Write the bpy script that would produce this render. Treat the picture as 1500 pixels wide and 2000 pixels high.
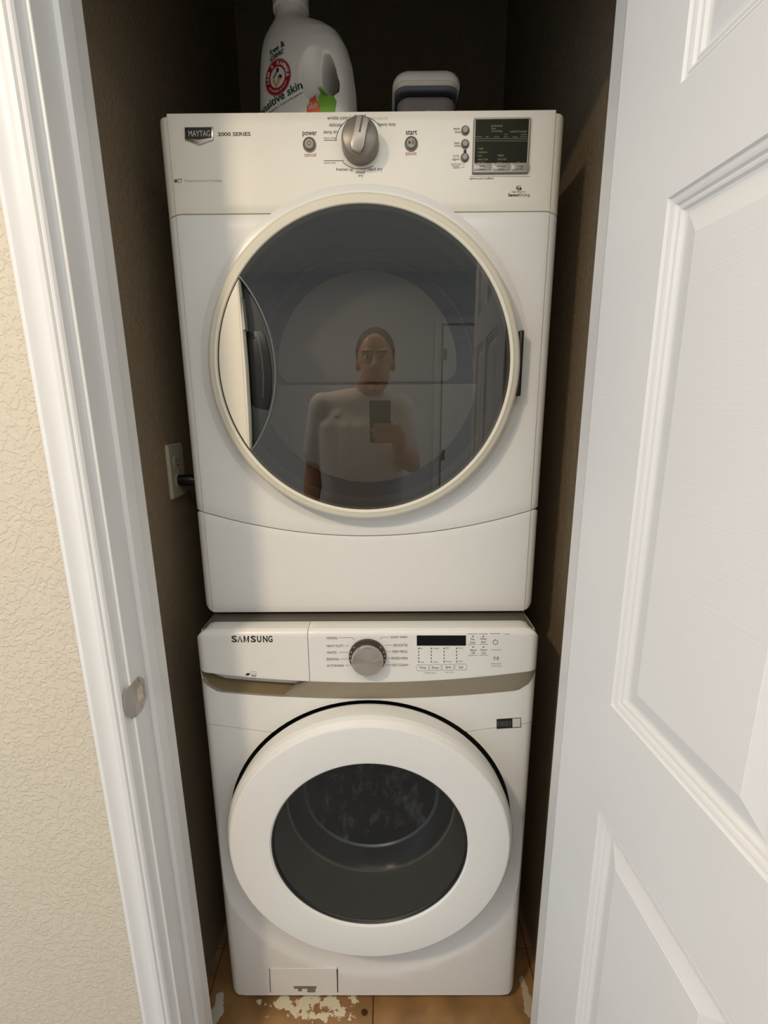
import bpy, bmesh, math, random
from mathutils import Vector, Matrix, geometry
from mathutils.bvhtree import BVHTree
for o in list(bpy.data.objects): bpy.data.objects.remove(o)
S = bpy.context.scene; C = S.collection
PI = math.pi
random.seed(4)

# ------------------------------------------------------------ camera
FPX, YAW, PITCH, ROLL = 912.5, 0.00503, 0.22074, -0.00663
CAM = Vector((0.0389, 0.0, 1.4117))
fw = Vector((-math.sin(YAW)*math.cos(PITCH), math.cos(YAW)*math.cos(PITCH), -math.sin(PITCH)))
r0 = Vector((math.cos(YAW), math.sin(YAW), 0)); u0 = r0.cross(fw)
rt = math.cos(ROLL)*r0 + math.sin(ROLL)*u0
up = -math.sin(ROLL)*r0 + math.cos(ROLL)*u0
cd = bpy.data.cameras.new('camera'); cam = bpy.data.objects.new('camera', cd); C.objects.link(cam)
cd.sensor_fit = 'VERTICAL'; cd.sensor_height = 36; cd.sensor_width = 27; cd.lens = FPX/2000*36
cd.clip_start = 0.005; cd.clip_end = 100
cam.matrix_world = Matrix(((rt.x, up.x, -fw.x, CAM.x), (rt.y, up.y, -fw.y, CAM.y), (rt.z, up.z, -fw.z, CAM.z), (0, 0, 0, 1)))
S.camera = cam
# ------------------------------------------------------------ world, exposure
S.view_settings.view_transform = 'Standard'; S.view_settings.look = 'None'
S.view_settings.gamma = 1; S.view_settings.use_curve_mapping = False
S.view_settings.exposure = -0.41
W = bpy.data.worlds.new('world'); S.world = W; W.use_nodes = True
W.node_tree.nodes['Background'].inputs[0].default_value = (0.80, 0.93, 1.13, 1)
W.node_tree.nodes['Background'].inputs[1].default_value = 1.75
LAMP_A = ((-0.90, -0.47, 2.405), 35.0)
FILL_LAMP = ((0.12, -0.46, 2.405), 8.0)
LAMP_COL = (1.0, 0.80, 0.58); FILL_COL = (1.0, 0.96, 0.90)

# ------------------------------------------------------------ helpers
def measure(px, py, y):
    """a point of the photograph on the upright plane at depth y (metres)"""
    d = fw + rt*((px-750)/FPX) + up*((1000-py)/FPX)
    return CAM + d*((y-CAM.y)/d.y)
def lin(r, g, b):
    f = lambda c: (c/255/12.92) if c/255 <= .04045 else ((c/255+.055)/1.055)**2.4
    return (f(r), f(g), f(b), 1)
MATS = {}
def mat(name, col, rough=.5, metal=0, spec=.5, bump=0, scale=50, vary=0, coat=0, emit=None, detail=3, trans=0, vscale=None):
    if name in MATS: return MATS[name]
    m = bpy.data.materials.new(name); m.use_nodes = True; nt = m.node_tree; N = nt.nodes; L = nt.links
    b = N['Principled BSDF']
    b.inputs['Base Color'].default_value = col; b.inputs['Roughness'].default_value = rough
    b.inputs['Metallic'].default_value = metal; b.inputs['Specular IOR Level'].default_value = spec
    b.inputs['Coat Weight'].default_value = coat; b.inputs['Transmission Weight'].default_value = trans
    if emit: b.inputs['Emission Color'].default_value = emit[0]; b.inputs['Emission Strength'].default_value = emit[1]
    tc = N.new('ShaderNodeTexCoord')
    n = N.new('ShaderNodeTexNoise'); n.inputs['Scale'].default_value = scale; n.inputs['Detail'].default_value = detail
    L.new(tc.outputs['Object'], n.inputs['Vector'])
    if bump:
        bp = N.new('ShaderNodeBump'); bp.inputs['Strength'].default_value = bump; bp.inputs['Distance'].default_value = .002
        L.new(n.outputs[0], bp.inputs['Height']); L.new(bp.outputs[0], b.inputs['Normal'])
    n2 = N.new('ShaderNodeTexNoise'); n2.inputs['Scale'].default_value = vscale or scale*.2; n2.inputs['Detail'].default_value = 4
    L.new(tc.outputs['Object'], n2.inputs['Vector'])
    mx = N.new('ShaderNodeMix'); mx.data_type = 'RGBA'
    v = vary if vary else .02
    mx.inputs[6].default_value = tuple(c*(1-v) for c in col[:3])+(1,)
    mx.inputs[7].default_value = tuple(min(1, c*(1+v)) for c in col[:3])+(1,)
    L.new(n2.outputs[0], mx.inputs[0]); L.new(mx.outputs[2], b.inputs['Base Color'])
    MATS[name] = m; return m
def link(o, parent=None):
    C.objects.link(o)
    if parent: o.parent = parent
    return o
def inv_parent(o, parent):
    """keep world placement of geometry written in world coordinates"""
    o.parent = parent; o.matrix_parent_inverse = Matrix.Translation(-Vector(parent['_o'])) if '_o' in parent else Matrix()
    return o
def thing(name, label, cat, loc, group=None):
    o = bpy.data.objects.new(name, None); o.empty_display_size = .05; C.objects.link(o); o.location = loc
    o['label'] = label; o['category'] = cat
    if group: o['group'] = group
    return o
def smooth(me, ang=35):
    bm = bmesh.new(); bm.from_mesh(me)
    for f in bm.faces: f.smooth = True
    for e in bm.edges:
        e.smooth = not (len(e.link_faces) != 2 or e.calc_face_angle(0) > math.radians(ang))
    bm.to_mesh(me); bm.free()
def world_offset(p):
    v = Vector((0, 0, 0))
    while p: v += p.location; p = p.parent
    return v
def obj(name, verts, faces, m, parent=None, ang=35, mods=None, sm=True):
    """one mesh object; vertices are given in world coordinates and moved into the parent's frame"""
    off = world_offset(parent)
    me = bpy.data.meshes.new(name); me.from_pydata([Vector(v)-off for v in verts], [], faces); me.validate(); me.update()
    bm = bmesh.new(); bm.from_mesh(me); bmesh.ops.remove_doubles(bm, verts=bm.verts, dist=1e-6)
    bmesh.ops.recalc_face_normals(bm, faces=bm.faces); bm.to_mesh(me); bm.free()
    o = bpy.data.objects.new(name, me); link(o, parent)
    if mods:
        mods(o); bake(o)
    me = o.data; me.materials.clear(); me.materials.append(m)
    if sm: smooth(me, ang)
    return o
def bake(o):
    dg = bpy.context.evaluated_depsgraph_get(); dg.update()
    me = bpy.data.meshes.new_from_object(o.evaluated_get(dg)); old = o.data
    o.modifiers.clear(); o.data = me; nm = old.name; bpy.data.meshes.remove(old); me.name = nm
def bevel(w, seg=2, ang=40):
    def f(o):
        b = o.modifiers.new('b', 'BEVEL'); b.width = w; b.segments = seg; b.limit_method = 'ANGLE'; b.angle_limit = math.radians(ang)
    return f
class G:
    def __init__(s): s.v = []; s.f = []
    def add(s, v, f):
        k = len(s.v); s.v += [tuple(p) for p in v]; s.f += [tuple(i+k for i in q) for q in f]; return s
    def box(s, a, b):
        (x0, y0, z0), (x1, y1, z1) = a, b
        return s.add([(x0, y0, z0), (x1, y0, z0), (x1, y1, z0), (x0, y1, z0), (x0, y0, z1), (x1, y0, z1), (x1, y1, z1), (x0, y1, z1)],
                     [(0, 3, 2, 1), (4, 5, 6, 7), (0, 1, 5, 4), (1, 2, 6, 5), (2, 3, 7, 6), (3, 0, 4, 7)])
    def prism(s, pts, y0, y1, b=0):
        """outline of (x, z) extruded from y0 (front) to y1, front edge chamfered by b"""
        n = len(pts); rings = [[(x, y1, z) for x, z in pts], [(x, y0+b, z) for x, z in pts]]
        if b:
            for k in (1, 2):
                a = k*PI/4; rings.append([(x, y0+b*(1-math.sin(a)), z) for x, z in inset(pts, b*(1-math.cos(a)))])
        v = [p for r in rings for p in r]; f = []
        for k in range(len(rings)-1):
            for i in range(n):
                j = (i+1) % n; f.append((k*n+i, k*n+j, (k+1)*n+j, (k+1)*n+i))
        if isinstance(pts, Rib):
            for b0 in (0, (len(rings)-1)*n): f += [(b0+i, b0+i+1, b0+n-2-i, b0+n-1-i) for i in range(n//2-1)]
        else: f.append(tuple(range(n))); f.append(tuple(reversed(range((len(rings)-1)*n, len(rings)*n))))
        return s.add(v, f)
    def lathe(s, prof, cx, cz, seg=96, axis='y', cy=0, closed=False, a0=0, a1=2*PI):
        """prof of (radius, height along the axis)"""
        full = abs(a1-a0-2*PI) < 1e-6; n = seg if full else seg+1; v = []; f = []
        for r, h in prof:
            for i in range(n):
                a = a0+(a1-a0)*i/seg
                v.append((cx+r*math.cos(a), h, cz+r*math.sin(a)) if axis == 'y' else (cx+r*math.cos(a), cy+r*math.sin(a), h))
        m = len(prof)
        for k in range(m if closed else m-1):
            kk = (k+1) % m
            for i in range(seg):
                j = (i+1) % n; f.append((k*n+i, k*n+j, kk*n+j, kk*n+i))
        return s.add(v, f)
    def tube(s, pts, r, seg=10, caps=True):
        """sphere swept chain: r one number or one per point"""
        pts = [Vector(p) for p in pts]; rr = r if isinstance(r, (list, tuple)) else [r]*len(pts)
        d0 = (pts[1]-pts[0]).normalized(); d1 = (pts[-1]-pts[-2]).normalized()
        P = []; R_ = []
        if caps:
            for a in (1, .85, .5): P.append(pts[0]-d0*rr[0]*a); R_.append(rr[0]*math.sqrt(max(0, 1-a*a))+1e-4)
        P += pts; R_ += list(rr)
        if caps:
            for a in (.5, .85, 1): P.append(pts[-1]+d1*rr[-1]*a); R_.append(rr[-1]*math.sqrt(max(0, 1-a*a))+1e-4)
        ref = Vector((0, 0, 1)) if abs(d0.z) < .9 else Vector((1, 0, 0)); v = []; f = []
        for i, p in enumerate(P):
            t = (P[min(i+1, len(P)-1)]-P[max(i-1, 0)]).normalized()
            a = t.cross(ref).normalized(); b = a.cross(t).normalized(); ref = b
            for k in range(seg): q = 2*PI*k/seg; v.append(p+(a*math.cos(q)+b*math.sin(q))*R_[i])
        for i in range(len(P)-1):
            for k in range(seg): kk = (k+1) % seg; f.append((i*seg+k, i*seg+kk, (i+1)*seg+kk, (i+1)*seg+k))
        f.append(tuple(reversed(range(seg)))); f.append(tuple(range((len(P)-1)*seg, len(P)*seg)))
        return s.add(v, f)
    def ellipsoid(s, c, r, seg=20, rings=14):
        v = []; f = []
        for i in range(rings+1):
            t = PI*i/rings
            for k in range(seg): q = 2*PI*k/seg; v.append((c[0]+r[0]*math.sin(t)*math.cos(q), c[1]+r[1]*math.sin(t)*math.sin(q), c[2]+r[2]*math.cos(t)))
        for i in range(rings):
            for k in range(seg): kk = (k+1) % seg; f.append((i*seg+k, i*seg+kk, (i+1)*seg+kk, (i+1)*seg+k))
        return s.add(v, f)
    def shell(s, xs, nz, yf, zt, zb, back):
        """curved front moulding: yf(x, t), zt(x), zb(x); flanges run back to y = back"""
        n = len(xs); v = []; f = []
        for k in range(nz+1):
            t = k/nz
            for x in xs: v.append((x, yf(x, t), zb(x)+(zt(x)-zb(x))*t))
        for k in range(nz):
            for i in range(n-1): f.append((k*n+i, k*n+i+1, (k+1)*n+i+1, (k+1)*n+i))
        base = len(v)
        for k in (0, nz):
            for x in xs: v.append((x, back, zb(x)+(zt(x)-zb(x))*k/nz))
        for i in range(n-1):
            f.append((i, base+i, base+i+1, i+1)); f.append((nz*n+i, nz*n+i+1, base+n+i+1, base+n+i)); f.append((base+i, base+n+i, base+n+i+1, base+i+1))
        f.append(tuple([k*n for k in range(nz+1)]+[base+n, base])); f.append(tuple([k*n+n-1 for k in range(nz+1)][::-1]+[base+n-1, base+2*n-1]))
        return s.add(v, f)
    def build(s, name, m, parent=None, **k): return obj(name, s.v, s.f, m, parent, **k)
def inset(pts, d):
    n = len(pts); area = sum(pts[i][0]*pts[(i+1) % n][1]-pts[(i+1) % n][0]*pts[i][1] for i in range(n)); sg = 1 if area > 0 else -1; out = []
    for i in range(n):
        p0, p, p1 = Vector(pts[i-1]), Vector(pts[i]), Vector(pts[(i+1) % n])
        a = (p-p0).normalized(); b = (p1-p).normalized(); t = (a+b)
        if t.length < 1e-6: out.append(tuple(p)); continue
        t.normalize(); nn = Vector((-t.y, t.x))*sg; c = max(.4, nn.dot(Vector((-a.y, a.x))*sg))
        out.append(tuple(p+nn*d/c))
    return out
def rrect(x0, x1, z0, z1, r, n=5):
    out = []
    for cx, cz, a in ((x1-r, z0+r, -PI/2), (x1-r, z1-r, 0), (x0+r, z1-r, PI/2), (x0+r, z0+r, PI)):
        for k in range(n+1): q = a+PI/2*k/n; out.append((cx+r*math.cos(q), cz+r*math.sin(q)))
    return out
def circle(cx, cz, r, n=48): return [(cx+r*math.cos(2*PI*k/n), cz+r*math.sin(2*PI*k/n)) for k in range(n)]
def arc(cx, cz, r, a0, a1, n=24): return [(cx+r*math.cos(a0+(a1-a0)*k/n), cz+r*math.sin(a0+(a1-a0)*k/n)) for k in range(n+1)]
def ribbon(pts, w):
    """closed outline of a stroke along pts"""
    L_ = []; R_ = []
    for i, p in enumerate(pts):
        a = Vector(pts[max(i-1, 0)]); b = Vector(pts[min(i+1, len(pts)-1)]); t = (b-a).normalized(); n = Vector((-t.y, t.x))*w/2
        L_.append(tuple(Vector(p)+n)); R_.append(tuple(Vector(p)-n))
    return Rib(L_+R_[::-1])
class Rib(list): pass
def flat(outlines, y, m, parent, name='printed_mark', th=.0003):
    for o in outlines: o_ = G().prism(o, y-th, y).build(name, m, parent, sm=False)
    return o_
def frange(a, b, n): return [a+(b-a)*i/n for i in range(n+1)]
_tc = {}
def text_mesh(s, bold=0, sp=1.0):
    k = (s, bold, sp)
    if k not in _tc:
        cu = bpy.data.curves.new('t', 'FONT'); cu.body = s; cu.size = 1; cu.offset = bold; cu.resolution_u = 3; cu.align_x = 'CENTER'; cu.space_line = .85; cu.space_character = sp
        o = bpy.data.objects.new('t', cu); C.objects.link(o); dg = bpy.context.evaluated_depsgraph_get(); dg.update()
        me = bpy.data.meshes.new_from_object(o.evaluated_get(dg)); v = [tuple(p.co[:2]) for p in me.vertices]; f = [tuple(p.vertices) for p in me.polygons]
        bpy.data.objects.remove(o); bpy.data.curves.remove(cu); bpy.data.meshes.remove(me)
        xs = [p[0] for p in v]; zs = [p[1] for p in v]; a, b, c, d = min(xs), max(xs), min(zs), max(zs)
        _tc[k] = ([((p[0]-(a+b)/2)/(b-a), (p[1]-(c+d)/2)/(d-c)) for p in v], f)
    return _tc[k]
def words(items, y, m, parent, name='printed_label', bold=0, label=None, lift=.0003):
    """items: (centre px, centre py, width px, height px, string[, turn]) read off the photograph, laid on the plane at depth y"""
    for it in items:
        g = G(); cx, cy, w, h, s = it[:5]; rot = it[5] if len(it) > 5 else 0
        c = measure(cx, cy, y); sx = (measure(cx+w/2, cy, y)-measure(cx-w/2, cy, y)).length; sz = (measure(cx, cy-h/2, y)-measure(cx, cy+h/2, y)).length
        v, f = text_mesh(s, bold); cr, sr = math.cos(rot), math.sin(rot)
        g.add([(c.x+p[0]*sx*cr-p[1]*sz*sr, y-lift, c.z+p[0]*sx*sr+p[1]*sz*cr) for p in v], f)
        o = g.build(name, m, parent, sm=False)
    if label: o['label'] = label
    return o
def marks(polys, y, m, parent, name='printed_mark'):
    """polys: outlines in photograph pixels laid on the plane at depth y"""
    return flat([type(p)([(lambda q: (q.x, q.z))(measure(a, b, y)) for a, b in p]) for p in polys], y, m, parent, name)
def pxrect(x0, y0, x1, y1): return [(x0, y1), (x1, y1), (x1, y0), (x0, y0)]
def cut(target, g):
    me = bpy.data.meshes.new('c'); me.from_pydata(g.v, [], g.f); bm = bmesh.new(); bm.from_mesh(me); bmesh.ops.recalc_face_normals(bm, faces=bm.faces); bm.to_mesh(me); bm.free()
    c = bpy.data.objects.new('c', me); C.objects.link(c); 
    md = target.modifiers.new('x', 'BOOLEAN'); md.object = c; md.operation = 'DIFFERENCE'; md.solver = 'EXACT'
    m = target.data.materials[0]; bake(target); bpy.data.objects.remove(c)
    if not target.data.materials: target.data.materials.append(m)
    while len(target.data.materials) > 1: target.data.materials.pop()
    for p in target.data.polygons: p.material_index = 0
    smooth(target.data, 32)

# ------------------------------------------------------------ materials
M_white = mat('white enamel', lin(229, 229, 224), .28, spec=.5, scale=300, bump=.01)
M_white2 = mat('white plastic', lin(226, 225, 219), .32, scale=200, bump=.01)
M_cream_plastic = mat('slightly yellowed plastic', lin(230, 222, 198), .3, scale=200)
M_trim = mat('white semi-gloss trim paint', lin(222, 222, 219), .38, scale=60, bump=.06, vary=.03)
M_doorp = mat('white door paint', lin(226, 226, 223), .42, scale=60, bump=.05, vary=.02)
M_ink = mat('black print', lin(28, 26, 24), .5)
M_inkg = mat('grey print', lin(125, 122, 114), .5)
M_inkred = mat('orange print', lin(178, 84, 44), .5)
M_inkfaint = mat('faded print', lin(196, 184, 150), .5)
M_olive = mat('olive screen print', lin(140, 138, 106), .5)
M_grey = mat('grey plastic', lin(120, 116, 108), .38)
M_chrome = mat('satin metal', lin(190, 184, 174), .28, metal=1)
M_silver = mat('silver painted plastic', lin(172, 168, 158), .35, metal=.3)
M_black = mat('black plastic', lin(14, 14, 14), .35)
M_blackm = mat('black rubber', lin(22, 21, 19), .7)
M_dark = mat('dark grey plastic', lin(58, 60, 58), .4)
M_screen = mat('dark screen', lin(34, 36, 22), .45, spec=.15, vary=.05)
M_bronze = mat('champagne metallic plastic', lin(150, 141, 122), .36, metal=.35, scale=400, bump=.02)
M_liner = mat('grey drum liner', lin(96, 95, 88), .55)
M_linerD = mat('light drum panel', lin(206, 200, 184), .6, scale=8, vary=.12)
M_gray_steel = mat('stained drum steel', lin(70, 74, 72), .35, metal=.6, scale=26, bump=.1, vary=.7, vscale=22)
def wall_mat(name, col, dist, sc):
    m = mat(name, col, .62, scale=30, vary=.03); N = m.node_tree.nodes; L = m.node_tree.links; b = N['Principled BSDF']
    tc = N.new('ShaderNodeTexCoord'); a = N.new('ShaderNodeTexNoise'); a.inputs['Scale'].default_value = sc; a.inputs['Detail'].default_value = 3; a.inputs['Distortion'].default_value = .9
    c = N.new('ShaderNodeTexNoise'); c.inputs['Scale'].default_value = sc*3.2; c.inputs['Detail'].default_value = 2
    L.new(tc.outputs['Object'], a.inputs['Vector']); L.new(tc.outputs['Object'], c.inputs['Vector'])
    r = N.new('ShaderNodeValToRGB'); r.color_ramp.elements[0].position = .46; r.color_ramp.elements[1].position = .56
    L.new(a.outputs[0], r.inputs[0]); ad = N.new('ShaderNodeMath'); ad.operation = 'MULTIPLY_ADD'; ad.inputs[1].default_value = .35
    L.new(c.outputs[0], ad.inputs[0]); L.new(r.outputs[0], ad.inputs[2])
    bp = N.new('ShaderNodeBump'); bp.inputs['Strength'].default_value = .55; bp.inputs['Distance'].default_value = dist
    L.new(ad.outputs[0], bp.inputs['Height']); L.new(bp.outputs[0], b.inputs['Normal']); return m
M_wall = wall_mat('cream knockdown wall', lin(205, 195, 174), .0014, 98)
M_wall2 = wall_mat('pale grey hall wall', lin(212, 211, 208), .0012, 75)
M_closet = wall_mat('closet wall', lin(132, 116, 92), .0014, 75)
M_ceil = wall_mat('ceiling', lin(232, 228, 218), .0012, 60)
def glass_mat(name, tint, refl, rough=.0):
    m = bpy.data.materials.new(name); m.use_nodes = True; N = m.node_tree.nodes; L = m.node_tree.links; N.clear()
    out = N.new('ShaderNodeOutputMaterial'); mx = N.new('ShaderNodeMixShader'); t = N.new('ShaderNodeBsdfTransparent'); g = N.new('ShaderNodeBsdfGlossy')
    lw = N.new('ShaderNodeFresnel'); lw.inputs[0].default_value = refl
    t.inputs[0].default_value = tint; g.inputs[0].default_value = (1, 1, 1, 1); g.inputs['Roughness'].default_value = rough
    ge = N.new('ShaderNodeNewGeometry'); sb = N.new('ShaderNodeMath'); sb.operation = 'SUBTRACT'; sb.inputs[0].default_value = 1; ml = N.new('ShaderNodeMath'); ml.operation = 'MULTIPLY'
    L.new(ge.outputs['Backfacing'], sb.inputs[1]); L.new(sb.outputs[0], ml.inputs[0]); L.new(lw.outputs[0], ml.inputs[1])
    L.new(ml.outputs[0], mx.inputs[0]); L.new(t.outputs[0], mx.inputs[1]); L.new(g.outputs[0], mx.inputs[2]); L.new(mx.outputs[0], out.inputs[0]); return m
M_glassD = glass_mat('smoked door glass', (.58, .58, .565, 1), 1.88, .0)
M_glassW = glass_mat('dark washer glass', (.66, .67, .68, 1), 1.42, .0)
M_clear = glass_mat('clear plastic', (.80, .82, .82, 1), 1.4, .03)

# ------------------------------------------------------------ the setting
def structure(o): o['kind'] = 'structure'; return o
JY0, JY1 = .636, .750          # jamb front and back
XL, XR = -.3523, .3455         # jamb faces
OPEN_Z = 2.055
WX0, WX1, YB, ZC, ZCC = -2.3, 1.9, -2.2, 2.44, 2.74
g = G(); g.box((WX0, JY0, 0), (XL-.018, JY1, ZC)); g.box((XR+.018, JY0, 0), (WX1, JY1, ZC)); g.box((XL-.018, JY0, OPEN_Z+.018), (XR+.018, JY1, ZCC))
structure(g.build('wall_front', M_wall, sm=False))
CLX, CRX, CBY = -.4201, .4201, 1.74
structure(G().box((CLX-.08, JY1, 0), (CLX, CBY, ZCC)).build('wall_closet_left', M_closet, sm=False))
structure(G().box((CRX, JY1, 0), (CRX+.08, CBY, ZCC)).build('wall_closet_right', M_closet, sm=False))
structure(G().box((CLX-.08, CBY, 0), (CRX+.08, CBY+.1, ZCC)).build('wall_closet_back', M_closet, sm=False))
structure(G().box((WX0-.1, YB, ZC), (WX1+.1, JY0+.001, ZC+.08)).build('ceiling', M_ceil, sm=False))
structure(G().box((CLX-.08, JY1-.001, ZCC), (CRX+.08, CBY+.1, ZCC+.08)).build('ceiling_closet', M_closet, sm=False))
# back of the hall: a wall with a closed door, open to the day-lit room on both sides
structure(G().box((WX0, YB-.1, 0), (WX1, YB, ZC)).build('wall_back', M_wall2, sm=False))

# floor: brown tiles with a smear of white paint
def tile_mat():
    m = mat('brown stone tile', lin(152, 116, 74), .34, scale=26, bump=.12, vary=.62, vscale=17); N = m.node_tree.nodes; L = m.node_tree.links; b = N['Principled BSDF']
    geo = N.new('ShaderNodeNewGeometry'); src = b.inputs['Base Color'].links[0].from_socket
    nz = N.new('ShaderNodeTexNoise'); nz.inputs['Scale'].default_value = 34; nz.inputs['Detail'].default_value = 9; nz.inputs['Roughness'].default_value = .66; L.new(geo.outputs['Position'], nz.inputs['Vector'])
    def blob(cx, cy, rx, ry, amp, thr):
        mp = N.new('ShaderNodeVectorMath'); mp.operation = 'SUBTRACT'; mp.inputs[1].default_value = (cx, cy, 0); L.new(geo.outputs['Position'], mp.inputs[0])
        sc = N.new('ShaderNodeVectorMath'); sc.operation = 'MULTIPLY'; sc.inputs[1].default_value = (1/rx, 1/ry, 0); L.new(mp.outputs[0], sc.inputs[0])
        ln = N.new('ShaderNodeVectorMath'); ln.operation = 'LENGTH'; L.new(sc.outputs[0], ln.inputs[0])
        ma = N.new('ShaderNodeMath'); ma.operation = 'MULTIPLY_ADD'; ma.inputs[1].default_value = amp; L.new(nz.outputs[0], ma.inputs[0]); L.new(ln.outputs[1], ma.inputs[2])
        lt = N.new('ShaderNodeMath'); lt.operation = 'LESS_THAN'; lt.inputs[1].default_value = thr; L.new(ma.outputs[0], lt.inputs[0]); return lt.outputs[0]
    cur = src
    for args, col in (((-.15, .846, .14, .018, 4.2, 2.75), lin(226, 216, 190)), ((-.13, .822, .12, .014, 5.2, 3.1), lin(226, 216, 190)), ((-.375, .83, .02, .05, 2.0, 1.75), lin(214, 208, 192)), ((-.0197, .828, .0085, .0075, .3, 1.1), lin(70, 44, 20)),
                      ((.375, .85, .016, .06, 2.0, 1.7), lin(196, 180, 150))):
        mk = blob(*args); mx = N.new('ShaderNodeMix'); mx.data_type = 'RGBA'; mx.inputs[7].default_value = col
        L.new(mk, mx.inputs[0]); L.new(cur, mx.inputs[6]); cur = mx.outputs[2]
    L.new(cur, b.inputs['Base Color']); return m
M_tile = tile_mat(); M_tile2 = mat('pale hall tile', lin(178, 178, 178), .4, scale=26, bump=.1, vary=.1, vscale=13); M_grout = mat('dark grout', lin(88, 70, 48), .9)
floor = structure(G().box((WX0-.1, YB-.1, -.08), (WX1+.1, CBY+.1, -.004)).build('floor', M_grout, sm=False))
structure(G().box((WX0-.1, YB-.1, -.006), (WX1+.1, .5595, -.0004)).build('floor_hall', M_tile2, sm=False))
TS = .405
for i in range(-6, 5):
    for j in range(-7, 5):
        x0 = i*TS+.0006; y0 = .56+j*TS
        a, b_ = max(x0+.0012, WX0), min(x0+TS-.0012, WX1); c_, d_ = max(y0+.0012, YB), min(y0+TS-.0012, CBY)
        if b_-a < .03 or d_-c_ < .03: continue
        if y0 > JY1 and (b_ < CLX or a > CRX): continue
        if y0 < .5: continue
        G().box((a, c_, -.005), (b_, d_, 0)).build('tile', M_tile, floor, sm=False, mods=bevel(.0012, 1))

# door casing left (moulded), jambs, stops
prof = [(-.412, .636), (-.412, .6215), (-.4085, .6185), (-.404, .6178), (-.4005, .6195), (-.398, .6215), (-.391, .6235), (-.384, .6235), (-.3805, .622), (-.380, .6195), (-.3785, .6190), (-.3725, .6200),
        (-.3705, .6235), (-.3690, .6235), (-.3685, .6205), (-.3665, .6195), (-.3640, .6205), (-.3615, .6235), (-.3605, .636)]
LEAN = -.0078                 # the left side of the door frame is a little out of plumb
def sweep_z(prof, z0, z1, lean=0):
    n = len(prof); v = [(x+lean*(z0-1), y, z0) for x, y in prof]+[(x+lean*(z1-1), y, z1) for x, y in prof]
    return G().add(v, [(i, (i+1) % n, n+(i+1) % n, n+i) for i in range(n)]+[tuple(range(n)), tuple(range(n, 2*n))])
structure(sweep_z(prof, 0, OPEN_Z+.0075, LEAN).build('trim_1', M_trim, ang=25))
structure(sweep_z([(-x-.0068+.0068*0+(XR+XL), y) for x, y in prof], 0, OPEN_Z+.0075).build('trim_2', M_trim, ang=25))
pz = [(z, y) for z, y in [(OPEN_Z+.008+(-.3605-x), y) for x, y in prof]]
n_ = len(pz); structure(G().add([(XL-.0695, y, z) for z, y in pz]+[(XR+.059, y, z) for z, y in pz], [(i, (i+1) % n_, n_+(i+1) % n_, n_+i) for i in range(n_)]+[tuple(range(n_)), tuple(range(n_, 2*n_))]).build('trim_3', M_trim, ang=25))
stop = [(0, .6765), (.0035, .6750), (.0100, .6765), (.0105, .681), (.0105, .703), (.0075, .707), (.0055, .7125), (0, .7125)]
for nm, X, sg in (('trim_4', XL, 1), ('trim_5', XR, -1)):
    j = sweep_z([(X-sg*.018, JY0), (X-sg*.001, JY0), (X, JY0+.001), (X, JY1-.002), (X-sg*.002, JY1+.0005), (X-sg*.018, JY1+.0005)], 0, OPEN_Z, LEAN if sg == 1 else 0).build(nm, M_trim, ang=25); structure(j)
    if sg == 1: jamb_left = j
    if sg > 0: st = stop
    else: st = [(a*.35, b) for a, b in stop]
    sweep_z([(X+sg*a, b) for a, b in st], 0, OPEN_Z, LEAN if sg == 1 else 0).build('door_stop', M_trim, j, ang=20)
structure(G().box((XL-.018, JY0, OPEN_Z), (XR+.018, JY1, OPEN_Z+.018)).build('trim_6', M_trim, sm=False))
structure(G().box((WX0, JY0-.012, 0), (-.412, JY0, .085)).build('baseboard_left', M_trim, mods=bevel(.004)))

# strike plate let into the left jamb
sp = thing('strike_plate', 'satin metal door strike plate screwed to the left door frame', 'strike plate', (XL, .655, .973))
M_sp = mat('brushed strike metal', lin(188, 180, 176), .36, metal=.8, scale=120, vary=.2)
zc_ = .973; z0, z1 = zc_-.0285, zc_+.0285
def yz_prism(pts, x0, x1):
    n = len(pts); return G().add([(x0, y, z) for y, z in pts]+[(x1, y, z) for y, z in pts], [(i, (i+1) % n, n+(i+1) % n, n+i) for i in range(n)]+[tuple(range(n)), tuple(range(n, 2*n))])
plate = yz_prism([(.638, z0), (.659, z0), (.6715, zc_-.016), (.6715, zc_+.016), (.659, z1), (.638, z1)], XL-.0002, XL+.0016).build('plate', M_sp, sp)
cut(plate, G().box((XL-.01, .6475, zc_-.0125), (XL+.01, .6655, zc_+.0125)))
lip = G(); L1 = []
for k in range(9):
    a = -PI/2+PI*k/8; zz = zc_+.0285*math.sin(a); yy = .6385-.0165*math.cos(a)**.7; L1.append((yy, zz))
n = len(L1); v = []
for t, dx in ((0, .0016), (1, .0016)):
    for yy, zz in L1:
        yq = .6385 if t == 0 else yy
        v.append((XL+dx-(0 if t == 0 else (.6385-yy)*.42), yq, zz))
f = [(k, k+1, n+k+1, n+k) for k in range(n-1)]
lip.add(v, f).build('lip', M_sp, sp, mods=lambda o: setattr(o.modifiers.new('s', 'SOLIDIFY'), 'thickness', .0012), ang=60)
G().box((XL+.0001, .6485, zc_-.0115), (XL+.0004, .6645, zc_+.0115)).build('latch_hole', mat('worn latch hole', lin(205, 192, 168), .8, scale=200, vary=.4), sp, sm=False)
for zz in (z1-.0055, z0+.0055):
    s_ = yz_prism([(.6555+.0034*math.cos(2*PI*k/14), zz+.0034*math.sin(2*PI*k/14)) for k in range(14)], XL+.0014, XL+.0024).build('screw', M_chrome, sp, mods=bevel(.0004, 1))
    yz_prism([(.6555+.0011*math.cos(2*PI*k/4), zz+.0011*math.sin(2*PI*k/4)) for k in range(4)], XL+.0023, XL+.0026).build('screw_slot', M_ink, s_, sm=False)

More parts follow.
